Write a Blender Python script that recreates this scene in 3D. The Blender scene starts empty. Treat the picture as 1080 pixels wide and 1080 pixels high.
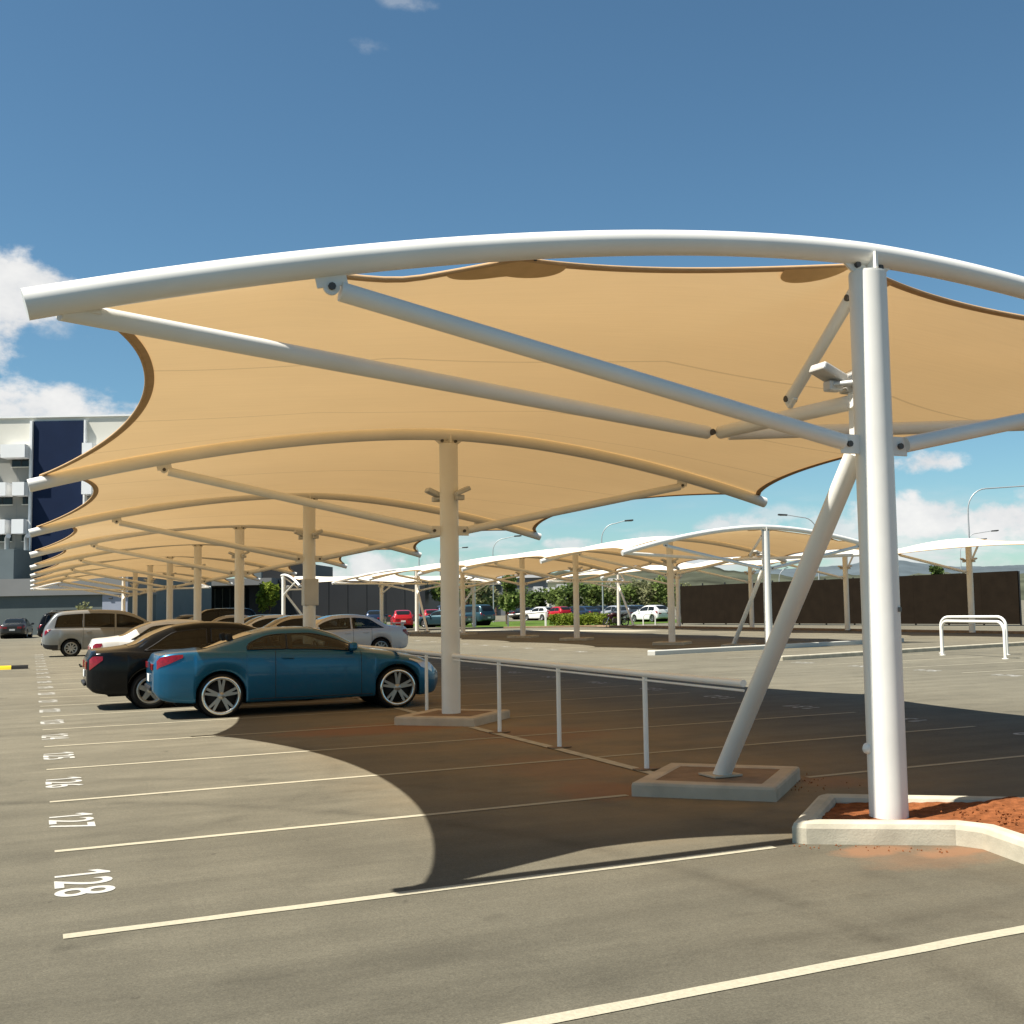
import bpy, bmesh, math, random
import numpy as np
from mathutils import Vector, Matrix
random.seed(7)
R = math.radians
S = bpy.context.scene
COL = S.collection

# ------------------------------------------------------------------ camera
YAW, TILT, ROLL, FPX, SHX, CAMH = 0.4394, 0.0798, -0.0192, 1219.5, 65.96, 1.7444
fw = Vector((math.sin(YAW) * math.cos(TILT), math.cos(YAW) * math.cos(TILT), math.sin(TILT)))
rt = Vector((math.cos(YAW), -math.sin(YAW), 0))
up = rt.cross(fw)
r2 = rt * math.cos(ROLL) + up * math.sin(ROLL)
u2 = up * math.cos(ROLL) - rt * math.sin(ROLL)
cam_d = bpy.data.cameras.new("camera")
cam = bpy.data.objects.new("camera", cam_d)
COL.objects.link(cam)
m = Matrix((r2, u2, -fw)).transposed().to_4x4()
m.translation = Vector((0, 0, CAMH))
cam.matrix_world = m
cam_d.sensor_fit = 'HORIZONTAL'
cam_d.sensor_width = 36
cam_d.lens = 36 * FPX / 1080
cam_d.shift_x = -SHX / 1080
cam_d.clip_start = 0.05
cam_d.clip_end = 12000
S.camera = cam

# ------------------------------------------------------------------ sky, clouds, sun
SUN_EL, SUN_AZ = 58.4, 268.4          # sun stands to the left (-X)
def ray_dir(px, py):
    d = fw + r2 * ((px - 540 - SHX) / FPX) + u2 * ((540 - py) / FPX)
    return d.normalized()
W = bpy.data.worlds.new("World")
S.world = W
W.use_nodes = True
nt = W.node_tree
nt.nodes.clear()
def N(t, tree, **k):
    n = tree.nodes.new(t)
    for a, b in k.items():
        setattr(n, a, b)
    return n
def mth(tree, op, a, b=None, c=None, clamp=False):
    n = tree.nodes.new('ShaderNodeMath')
    n.operation = op
    n.use_clamp = clamp
    for i, v in enumerate((a, b, c)):
        if v is None: continue
        if isinstance(v, (int, float)): n.inputs[i].default_value = v
        else: tree.links.new(v, n.inputs[i])
    return n.outputs[0]
def build_world():
    L = nt.links.new
    out = N('ShaderNodeOutputWorld', nt)
    bg = N('ShaderNodeBackground', nt)
    sky = N('ShaderNodeTexSky', nt)
    sky.sky_type = 'NISHITA'
    sky.sun_disc = False
    sky.sun_elevation = R(SUN_EL)
    sky.sun_rotation = R(SUN_AZ)
    sky.altitude = 600
    sky.air_density = 1.0
    sky.dust_density = 0.55
    sky.ozone_density = 1.6
    tc = N('ShaderNodeTexCoord', nt)
    D = tc.outputs['Generated']
    # cloud noises on the direction of view
    def noise(scale, detail, rough, zs=1.0, off=0.0):
        mp = N('ShaderNodeMapping', nt)
        mp.inputs['Scale'].default_value = (1, 1, zs)
        mp.inputs['Location'].default_value = (off, off * .7, off * .3)
        L(D, mp.inputs[0])
        n = N('ShaderNodeTexNoise', nt)
        n.inputs['Scale'].default_value = scale
        n.inputs['Detail'].default_value = detail
        n.inputs['Roughness'].default_value = rough
        L(mp.outputs[0], n.inputs['Vector'])
        return n.outputs['Fac']
    n1 = noise(13, 8, .6, 1.6)
    n2 = noise(34, 6, .6, 1.4, 3.1)
    nlow = noise(6.5, 7, .6, 4.2, 1.7)
    bump = mth(nt, 'ADD', mth(nt, 'MULTIPLY', mth(nt, 'SUBTRACT', n1, .5), 3.4), mth(nt, 'MULTIPLY', mth(nt, 'SUBTRACT', n2, .5), 1.7))
    total = None
    # px, py, half width px, half height px, density
    blobs = [(12, 316, 118, 54, 1.0), (45, 300, 60, 30, 1.0), (-70, 330, 140, 70, 1.0), (60, 345, 60, 20, .55), (50, 440, 150, 42, 1.0), (150, 436, 60, 24, .9),
             (975, 488, 46, 16, 1.0), (965, 545, 85, 30, .9), (1070, 548, 80, 32, 1.0), (880, 560, 70, 20, .7), (820, 540, 50, 14, .5), (1120, 520, 70, 22, .8), (1000, 600, 160, 24, .6),
             (385, 48, 34, 14, .34), (430, 2, 46, 14, .34), (395, 597, 55, 22, .85), (340, 600, 60, 22, .8), (470, 600, 60, 22, .6),
             (600, 575, 40, 10, .7), (770, 552, 70, 16, .75), (700, 566, 44, 12, .6), (880, 575, 60, 20, .5), (-400, 300, 200, 60, .8), (1500, 450, 240, 50, .8),
             (1900, 250, 260, 60, .7), (-900, 420, 200, 70, .8)]
    for (px, py, sx, sy, dens) in blobs:
        c = ray_dir(px, py)
        t1 = Vector((c.y, -c.x, 0)).normalized()
        t2 = t1.cross(c)
        k = c.dot(fw)
        ax, ay = FPX / sx / k, FPX / sy / k
        def dot(v):
            n = N('ShaderNodeVectorMath', nt, operation='DOT_PRODUCT')
            L(D, n.inputs[0])
            n.inputs[1].default_value = v
            return n.outputs['Value']
        a = dot(t1 * ax)
        b = dot(t2 * ay)
        f = dot(c)
        r = mth(nt, 'ADD', mth(nt, 'POWER', mth(nt, 'ABSOLUTE', a), 2), mth(nt, 'POWER', mth(nt, 'ABSOLUTE', b), 2))
        e = mth(nt, 'ADD', mth(nt, 'SUBTRACT', 0.75, r), bump)
        e = mth(nt, 'MULTIPLY', e, 1.25, clamp=True)
        e = mth(nt, 'MULTIPLY', e, dens)
        e = mth(nt, 'MULTIPLY', e, mth(nt, 'GREATER_THAN', f, 0))
        total = e if total is None else mth(nt, 'MAXIMUM', total, e)
    # broken bank low over the horizon all round
    sep = N('ShaderNodeSeparateXYZ', nt)
    L(D, sep.inputs[0])
    z = sep.outputs['Z']
    band = mth(nt, 'MULTIPLY', mth(nt, 'SUBTRACT', 1.0, mth(nt, 'MULTIPLY', mth(nt, 'ABSOLUTE', mth(nt, 'SUBTRACT', z, .035)), 14)), 1.0, clamp=True)
    lowc = mth(nt, 'MULTIPLY', mth(nt, 'SUBTRACT', nlow, .43), 6, clamp=True)
    lowc = mth(nt, 'MULTIPLY', mth(nt, 'MULTIPLY', lowc, band), .8)
    total = mth(nt, 'MAXIMUM', total, lowc)
    # smoother edge
    mr = N('ShaderNodeMapRange', nt, interpolation_type='SMOOTHSTEP')
    L(total, mr.inputs[0])
    mr.inputs[1].default_value = 0.0
    mr.inputs[2].default_value = 1.0
    # cloud colour: bright white with greyer thick parts
    cr = N('ShaderNodeMix', nt, data_type='RGBA')
    L(mth(nt, 'MULTIPLY', mth(nt, 'SUBTRACT', n1, .35), 2.2, clamp=True), cr.inputs[0])
    cr.inputs[6].default_value = (6.0, 6.2, 6.5, 1)
    cr.inputs[7].default_value = (9.2, 9.1, 8.8, 1)
    hs = N('ShaderNodeHueSaturation', nt)
    hs.inputs['Saturation'].default_value = 1.0
    hs.inputs['Value'].default_value = 1.0
    tint = N('ShaderNodeMix', nt, data_type='RGBA', blend_type='MULTIPLY')
    tint.inputs[0].default_value = 1
    L(sky.outputs[0], tint.inputs[6])
    tint.inputs[7].default_value = (.715, .985, 1.01, 1)
    L(tint.outputs[2], hs.inputs['Color'])
    mx = N('ShaderNodeMix', nt, data_type='RGBA')
    L(mr.outputs[0], mx.inputs[0])
    L(hs.outputs[0], mx.inputs[6])
    L(cr.outputs[2], mx.inputs[7])
    L(mx.outputs[2], bg.inputs[0])
    bg.inputs[1].default_value = 0.055
    L(bg.outputs[0], out.inputs[0])
build_world()
sun_d = bpy.data.lights.new("sun", 'SUN')
sun_d.energy = 4.8
sun_d.angle = R(0.53)
sun_d.color = (1.0, .955, .87)
sun = bpy.data.objects.new("sun", sun_d)
COL.objects.link(sun)
sv = Vector((math.sin(R(SUN_AZ)) * math.cos(R(SUN_EL)), math.cos(R(SUN_AZ)) * math.cos(R(SUN_EL)), math.sin(R(SUN_EL))))
sun.rotation_euler = (-sv).to_track_quat('-Z', 'Y').to_euler()
sun.location = sv * 60
S.view_settings.view_transform = 'Standard'
S.view_settings.look = 'None'
S.view_settings.exposure = 1.0
S.view_settings.gamma = 1
S.view_settings.use_curve_mapping = False
cy = S.cycles
cy.max_bounces = 10
cy.diffuse_bounces = 6
cy.glossy_bounces = 4
cy.transmission_bounces = 6
cy.transparent_max_bounces = 6
cy.caustics_reflective = False
cy.caustics_refractive = False
cy.use_denoising = True
cy.sample_clamp_indirect = 6

# ------------------------------------------------------------------ materials
def new_mat(name):
    mt = bpy.data.materials.new(name)
    mt.use_nodes = True
    t = mt.node_tree
    b = t.nodes['Principled BSDF']
    return mt, t, b
def plain(name, col, rough=.6, metal=0.0, var=.08, scale=3.0, coat=0.0, spec=None, bump=0.0, bscale=40):
    mt, t, b = new_mat(name)
    b.inputs['Roughness'].default_value = rough
    b.inputs['Metallic'].default_value = metal
    if coat:
        b.inputs['Coat Weight'].default_value = coat
        b.inputs['Coat Roughness'].default_value = .04
    if spec is None: spec = .5 if rough < .6 else (.25 if rough < .8 else .06)
    if True:
        b.inputs['Specular IOR Level'].default_value = spec
    tc = N('ShaderNodeTexCoord', t)
    n = N('ShaderNodeTexNoise', t)
    n.inputs['Scale'].default_value = scale
    n.inputs['Detail'].default_value = 5
    t.links.new(tc.outputs['Object'], n.inputs['Vector'])
    mr = N('ShaderNodeMapRange', t)
    mr.inputs[1].default_value, mr.inputs[2].default_value = .25, .75
    mr.inputs[3].default_value, mr.inputs[4].default_value = 1 - var, 1 + var
    t.links.new(n.outputs['Fac'], mr.inputs[0])
    v = N('ShaderNodeVectorMath', t, operation='SCALE')
    v.inputs[0].default_value = col
    t.links.new(mr.outputs[0], v.inputs['Scale'])
    t.links.new(v.outputs[0], b.inputs['Base Color'])
    if bump:
        n2 = N('ShaderNodeTexNoise', t)
        n2.inputs['Scale'].default_value = bscale
        n2.inputs['Detail'].default_value = 4
        t.links.new(tc.outputs['Object'], n2.inputs['Vector'])
        bp = N('ShaderNodeBump', t)
        bp.inputs['Strength'].default_value = bump
        bp.inputs['Distance'].default_value = .02
        t.links.new(n2.outputs['Fac'], bp.inputs['Height'])
        t.links.new(bp.outputs[0], b.inputs['Normal'])
    return mt
def car_paint(name, col, metal=.35, flake=.06):
    mt = plain(name, col, .30, metal, flake, 1.2, coat=.6, spec=.3)
    return mt
def asphalt_mat():
    mt, t, b = new_mat('asphalt')
    L = t.links.new
    tc = N('ShaderNodeTexCoord', t)
    P = tc.outputs['Object']
    def nz(scale, detail=6, rough=.6, sc=(1, 1, 1)):
        mp = N('ShaderNodeMapping', t)
        mp.inputs['Scale'].default_value = sc
        L(P, mp.inputs[0])
        n = N('ShaderNodeTexNoise', t)
        n.inputs['Scale'].default_value = scale
        n.inputs['Detail'].default_value = detail
        n.inputs['Roughness'].default_value = rough
        L(mp.outputs[0], n.inputs['Vector'])
        return n.outputs['Fac']
    def mapr(v, a, b_, c, d):
        mr = N('ShaderNodeMapRange', t)
        L(v, mr.inputs[0])
        for i, x in enumerate((a, b_, c, d)): mr.inputs[i + 1].default_value = x
        return mr.outputs[0]
    big = mapr(nz(.22, 5), .3, .7, .84, 1.14)
    mid = mapr(nz(1.7, 6, .65), .3, .7, .88, 1.10)
    streak = mapr(nz(1.3, 6, .62, (.20, 1.6, 1)), .32, .68, .82, 1.12)
    fine = mapr(nz(75, 4, .85), .28, .72, .58, 1.42)
    grit = mapr(nz(26, 5, .75), .3, .7, .84, 1.16)
    f = big
    for x in (mid, streak, fine, grit): f = mth(t, 'MULTIPLY', f, x)
    # oil drips and old patches
    f = mth(t, 'MULTIPLY', f, mapr(nz(1.15, 4, .55), .62, .72, 1.0, .74))
    f = mth(t, 'MULTIPLY', f, mapr(nz(5.5, 3, .5), .70, .76, 1.0, .66))
    sx = N('ShaderNodeSeparateXYZ', t)
    L(P, sx.inputs[0])
    # rubber sweeps of cars turning into the bays
    brk = mapr(nz(2.6, 5, .7), .35, .6, .25, 1.0)
    def sweep(cx, cy_, rad, w, amt):
        dd = mth(t, 'SQRT', mth(t, 'ADD', mth(t, 'POWER', mth(t, 'ABSOLUTE', mth(t, 'SUBTRACT', sx.outputs[0], cx)), 2), mth(t, 'POWER', mth(t, 'ABSOLUTE', mth(t, 'SUBTRACT', sx.outputs[1], cy_)), 2)))
        e = mth(t, 'SUBTRACT', 1.0, mth(t, 'DIVIDE', mth(t, 'ABSOLUTE', mth(t, 'SUBTRACT', dd, rad)), w), clamp=True)
        return mth(t, 'SUBTRACT', 1.0, mth(t, 'MULTIPLY', mth(t, 'MULTIPLY', e, brk), amt))
    for q in ((-3.6, 5.4, 7.6, .16, .30), (-3.6, 5.4, 9.05, .16, .20), (-2.0, 14.0, 5.2, .14, .16), (4.5, 41.0, 35.4, .22, .22), (4.5, 41.0, 35.9, .16, .14), (2.5, -30.0, 35.0, .25, .18)):
        f = mth(t, 'MULTIPLY', f, sweep(*q))
    # light worn stones
    sp = nz(170, 2, .5)
    f = mth(t, 'ADD', f, mapr(sp, .66, .72, 0, .5))
    base = N('ShaderNodeVectorMath', t, operation='SCALE')
    # the asphalt is darker at its near end, with an uneven edge
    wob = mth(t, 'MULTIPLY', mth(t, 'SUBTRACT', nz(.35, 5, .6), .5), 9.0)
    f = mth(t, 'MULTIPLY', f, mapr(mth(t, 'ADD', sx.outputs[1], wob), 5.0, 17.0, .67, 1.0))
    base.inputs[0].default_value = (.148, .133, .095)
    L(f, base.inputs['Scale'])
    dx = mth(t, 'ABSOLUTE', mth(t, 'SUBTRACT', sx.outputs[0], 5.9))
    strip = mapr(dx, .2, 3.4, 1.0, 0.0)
    soil = mth(t, 'MULTIPLY', mth(t, 'MULTIPLY', strip, mapr(nz(.9, 6, .65), .30, .60, .25, 1), clamp=True), .85)  # soil dust, with warm light under the canopy painted into its tint
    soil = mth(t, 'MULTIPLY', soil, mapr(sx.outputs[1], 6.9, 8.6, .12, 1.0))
    # heaps right at the foot of the two islands
    def heap(cx, cy_, rx, ry, amt):
        a = mth(t, 'POWER', mth(t, 'ABSOLUTE', mth(t, 'DIVIDE', mth(t, 'SUBTRACT', sx.outputs[0], cx), rx)), 2)
        b_ = mth(t, 'POWER', mth(t, 'ABSOLUTE', mth(t, 'DIVIDE', mth(t, 'SUBTRACT', sx.outputs[1], cy_), ry)), 2)
        e = mth(t, 'SUBTRACT', 1.0, mth(t, 'ADD', a, b_))
        e = mth(t, 'ADD', e, mth(t, 'MULTIPLY', mth(t, 'SUBTRACT', nz(5, 6, .7), .5), 1.8))
        return mth(t, 'MULTIPLY', mth(t, 'MULTIPLY', e, 1.3, clamp=True), amt)
    pile = None
    for h in [(4.6, 16.6, 1.7, .9, .7), (5.32, 6.55, .36, .20, .62), (5.75, 6.25, .38, .20, .62), (5.6, 6.2, .7, .36, .25), (4.9, 9.9, .6, .7, .55), (6.2, 14.6, 1.2, 1.2, .35), (7.0, 9.2, .4, .5, .4), (5.2, 11.5, .8, 1.4, .3)]:
        pile = heap(*h) if pile is None else mth(t, 'MAXIMUM', pile, heap(*h))
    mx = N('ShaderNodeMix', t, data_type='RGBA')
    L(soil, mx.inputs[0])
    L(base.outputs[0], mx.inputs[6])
    mx.inputs[7].default_value = (.29, .205, .105, 1)  # dust tone raised so the colour itself lifts the canopy shade
    mx2 = N('ShaderNodeMix', t, data_type='RGBA')
    L(pile, mx2.inputs[0])
    L(mx.outputs[2], mx2.inputs[6])
    mx2.inputs[7].default_value = (.27, .125, .058, 1)
    # tyre rubber sweeps into the bays
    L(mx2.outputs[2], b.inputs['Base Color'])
    b.inputs['Roughness'].default_value = .93
    b.inputs['Specular IOR Level'].default_value = .25
    bp = N('ShaderNodeBump', t)
    bp.inputs['Strength'].default_value = .35
    bp.inputs['Distance'].default_value = .006
    L(nz(120, 3, .8), bp.inputs['Height'])
    L(bp.outputs[0], b.inputs['Normal'])
    return mt
def fabric_mat():
    mt = bpy.data.materials.new('shade_fabric')
    mt.use_nodes = True
    t = mt.node_tree
    t.nodes.clear()
    L = t.links.new
    out = N('ShaderNodeOutputMaterial', t)
    df = N('ShaderNodeBsdfDiffuse', t)
    tr = N('ShaderNodeBsdfTranslucent', t)
    mix = N('ShaderNodeMixShader', t)
    mix.inputs[0].default_value = .235
    L(df.outputs[0], mix.inputs[1])
    L(tr.outputs[0], mix.inputs[2])
    L(mix.outputs[0], out.inputs[0])
    uv = N('ShaderNodeUVMap', t)
    sx = N('ShaderNodeSeparateXYZ', t)
    L(uv.outputs[0], sx.inputs[0])
    # welded panel seams: narrow doubled bands run across the bay
    def seam(at):
        d = mth(t, 'ABSOLUTE', mth(t, 'SUBTRACT', sx.outputs[1], at))
        return mth(t, 'LESS_THAN', d, .0022)
    s = mth(t, 'MAXIMUM', mth(t, 'MAXIMUM', seam(.31), seam(.62)), seam(.86))
    tc = N('ShaderNodeTexCoord', t)
    n = N('ShaderNodeTexNoise', t)
    n.inputs['Scale'].default_value = .8
    n.inputs['Detail'].default_value = 6
    L(tc.outputs['Object'], n.inputs['Vector'])
    wv = N('ShaderNodeTexNoise', t)
    mp = N('ShaderNodeMapping', t)
    mp.inputs['Scale'].default_value = (1, 18, 1)
    L(tc.outputs['Object'], mp.inputs[0])
    L(mp.outputs[0], wv.inputs['Vector'])
    wv.inputs['Scale'].default_value = 1.4
    wv.inputs['Detail'].default_value = 5
    f = mth(t, 'ADD', mth(t, 'MULTIPLY', n.outputs['Fac'], .10), mth(t, 'MULTIPLY', wv.outputs['Fac'], .10))
    f = mth(t, 'ADD', f, .90)
    f = mth(t, 'MULTIPLY', f, mth(t, 'SUBTRACT', 1.0, mth(t, 'MULTIPLY', s, .20)))
    for node, col in ((df, (.91, .85, .71)), (tr, (.72, .445, .19))):
        v = N('ShaderNodeVectorMath', t, operation='SCALE')
        v.inputs[0].default_value = col
        L(f, v.inputs['Scale'])
        L(v.outputs[0], node.inputs['Color'])
    return mt
def leaf_mat(name, c1, c2, transl=.3):
    mt = bpy.data.materials.new(name)
    mt.use_nodes = True
    t = mt.node_tree
    t.nodes.clear()
    L = t.links.new
    out = N('ShaderNodeOutputMaterial', t)
    df = N('ShaderNodeBsdfDiffuse', t)
    tr = N('ShaderNodeBsdfTranslucent', t)
    mix = N('ShaderNodeMixShader', t)
    mix.inputs[0].default_value = transl
    tc = N('ShaderNodeTexCoord', t)
    n = N('ShaderNodeTexNoise', t)
    n.inputs['Scale'].default_value = 1.6
    n.inputs['Detail'].default_value = 4
    L(tc.outputs['Object'], n.inputs['Vector'])
    mr = N('ShaderNodeMapRange', t)
    mr.inputs[1].default_value, mr.inputs[2].default_value = .3, .7
    L(n.outputs['Fac'], mr.inputs[0])
    mx = N('ShaderNodeMix', t, data_type='RGBA')
    L(mr.outputs[0], mx.inputs[0])
    mx.inputs[6].default_value = (*c1, 1)
    mx.inputs[7].default_value = (*c2, 1)
    for q in (df, tr): L(mx.outputs[2], q.inputs[0])
    L(df.outputs[0], mix.inputs[1])
    L(tr.outputs[0], mix.inputs[2])
    L(mix.outputs[0], out.inputs[0])
    return mt
def glass_mat(name, col=(.012, .014, .014), rough=.04):
    mt, t, b = new_mat(name)
    b.inputs['Base Color'].default_value = (*col, 1)
    b.inputs['Roughness'].default_value = rough
    b.inputs['Specular IOR Level'].default_value = .28
    return mt
M = {}
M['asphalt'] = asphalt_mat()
M['fabric'] = fabric_mat()
M['white'] = plain('white_paint_steel', (.78, .755, .69), .38, 0, .05, 2.2, bump=.03, bscale=9)
M['railwhite'] = plain('fresh_white_rail', (.88, .86, .80), .4, 0, .03, 2.2)
M['line'] = plain('cream_road_paint', (.38, .345, .255), .8, 0, .12, 40, bump=.2, bscale=60)
M['number'] = plain('white_road_paint', (.44, .43, .39), .8, 0, .16, 30)
M['concrete'] = plain('kerb_concrete', (.47, .425, .325), .9, 0, .2, 5, bump=.12, bscale=70)
M['concrete_grey'] = plain('island_concrete', (.52, .43, .315), .9, 0, .2, 3, bump=.12, bscale=70)
M['soil'] = plain('red_soil', (.20, .070, .026), .95, 0, .4, 14, bump=.7, bscale=40)
M['dusty'] = plain('dusty_infill', (.26, .18, .115), .95, 0, .2, 5, bump=.3, bscale=50)
M['hem'] = plain('hem_webbing', (.50, .33, .18), .85, 0, .08, 8)
M['dark'] = plain('dark_steel', (.03, .03, .03), .5, 0, .1)
M['bolt'] = plain('bolt_steel', (.08, .075, .07), .5, .4, .1)
M['bracket'] = plain('galvanised_bracket', (.55, .54, .51), .45, .2, .1)
M['lens'] = plain('lamp_lens', (.55, .54, .48), .2, 0, .02)
M['tyre'] = plain('tyre_rubber', (.018, .018, .018), .8, 0, .2, 12)
M['chrome'] = plain('chrome', (.75, .75, .74), .16, 1.0, .03)
M['alloy'] = plain('alloy_rim', (.36, .36, .35), .34, .8, .05)
M['rimdark'] = plain('rim_recess', (.02, .02, .021), .6, .2, .1)
M['under'] = plain('underbody_black', (.012, .012, .012), .8, 0, .1)
M['trim'] = plain('black_trim', (.015, .015, .016), .45, 0, .1)
def clear_glass(name, tint):
    mt = bpy.data.materials.new(name)
    mt.use_nodes = True
    t = mt.node_tree
    t.nodes.clear()
    out = N('ShaderNodeOutputMaterial', t)
    tr = N('ShaderNodeBsdfTransparent', t)
    tr.inputs[0].default_value = (*tint, 1)
    gl = N('ShaderNodeBsdfGlossy', t)
    gl.inputs['Roughness'].default_value = .02
    fr = N('ShaderNodeFresnel', t)
    fr.inputs[0].default_value = 1.5
    mx = N('ShaderNodeMixShader', t)
    t.links.new(fr.outputs[0], mx.inputs[0])
    t.links.new(tr.outputs[0], mx.inputs[1])
    t.links.new(gl.outputs[0], mx.inputs[2])
    t.links.new(mx.outputs[0], out.inputs[0])
    return mt
M['seethrough'] = clear_glass('see_through_car_glass', (.36, .38, .34))
M['privacy'] = clear_glass('privacy_car_glass', (.10, .105, .09))
M['seat'] = plain('seat_cloth', (.035, .033, .03), .9, 0, .15, 8)
M['carglass'] = glass_mat('car_glass')
M['carglass2'] = glass_mat('tinted_car_glass', (.035, .03, .016), .05)
M['red_lens'] = plain('red_lens', (.20, .004, .010), .16, 0, .35, 26, coat=.25)
M['clear_lens'] = plain('clear_lens', (.62, .62, .62), .1, .3, .1, 20, coat=.6)
M['plate'] = plain('number_plate', (.7, .7, .68), .5)
M['blue'] = car_paint('metallic_teal_blue_paint', (.006, .105, .215), .55)
M['black'] = plain('black_paint', (.005, .006, .007), .16, 0, .05, 1.2, coat=.12, spec=.16)
M['cwhite'] = car_paint('white_car_paint', (.72, .71, .68), .0)
M['silver'] = car_paint('silver_car_paint', (.40, .40, .41), .35)
M['palesilver'] = car_paint('pale_silver_paint', (.56, .56, .565), .12)
M['vansilver'] = car_paint('van_silver_paint', (.24, .245, .24), .4)
M['grey'] = car_paint('grey_car_paint', (.12, .13, .14), .5)
M['beige'] = car_paint('champagne_car_paint', (.50, .45, .36), .4)
M['red'] = car_paint('red_car_paint', (.42, .012, .02), .1)
M['navycar'] = car_paint('dark_blue_car_paint', (.02, .035, .07), .4)
M['tealcar'] = car_paint('dark_teal_car_paint', (.03, .07, .085), .4)
M['charcoal'] = car_paint('charcoal_car_paint', (.028, .03, .032), .3)
M['maroon'] = car_paint('maroon_paint', (.035, .006, .009), .2)
M['wallgrey'] = plain('warm_grey_render', (.25, .245, .22), .85, 0, .06, .5)
M['offwhite'] = plain('off_white_render', (.62, .60, .53), .8, 0, .05, .4)
M['bwhite'] = plain('white_cladding', (.76, .76, .75), .6, 0, .04, .6)
M['navy'] = plain('navy_panel', (.009, .018, .048), .6, 0, .12, .6, spec=.12)
M['podium'] = plain('grey_green_wall', (.115, .135, .135), .8, 0, .08, .6)
M['podium_light'] = plain('light_grey_band', (.22, .22, .215), .8, 0, .06, .5)
M['plant'] = plain('plant_room_grey', (.125, .15, .155), .7, 0, .06, .8)
M['winglass'] = glass_mat('window_glass', (.012, .017, .018), .06)
M['bluegrey'] = plain('blue_grey_panel', (.30, .33, .40), .7, 0, .05, .8)
M['darkwall'] = plain('dark_metal_cladding', (.018, .019, .021), .55, 0, .2, .3)
M['screen'] = plain('brown_screen_mesh', (.0135, .0095, .006), .9, 0, .2, 1.4, bump=.3, bscale=8)
M['shed'] = plain('grey_shed_cladding', (.16, .165, .17), .7, 0, .1, .3)
M['galv'] = plain('galvanised_pole', (.42, .43, .43), .5, .5, .08)
M['grass'] = plain('lawn', (.075, .12, .022), .95, 0, .4, .8, bump=.6, bscale=12)
M['hill'] = plain('dry_bush_hillside', (.062, .066, .044), 1, 0, .6, .035)
M['hill_far'] = plain('far_hazed_hillside', (.085, .105, .115), 1, 0, .25, .01)  # bluish tone puts the distance haze into the colour
M['bark'] = plain('bark', (.11, .08, .055), .9, 0, .3, 6, bump=.6, bscale=18)
M['leaf1'] = leaf_mat('leaves_mid_green', (.10, .145, .035), (.21, .26, .085))
M['leaf2'] = leaf_mat('leaves_dark_green', (.055, .09, .025), (.12, .165, .05))
M['leaf3'] = leaf_mat('leaves_olive', (.15, .16, .075), (.28, .28, .15))
M['leaf4'] = leaf_mat('hedge_leaves', (.12, .165, .02), (.24, .29, .05))
M['yellow'] = plain('yellow_paint', (.62, .44, .01), .6, 0, .1)
M['rubber'] = plain('black_rubber', (.02, .02, .02), .8)
M['sign'] = plain('sign_white', (.7, .7, .7), .5)
M['signblue'] = plain('sign_orange', (.45, .2, .03), .5)

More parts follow.
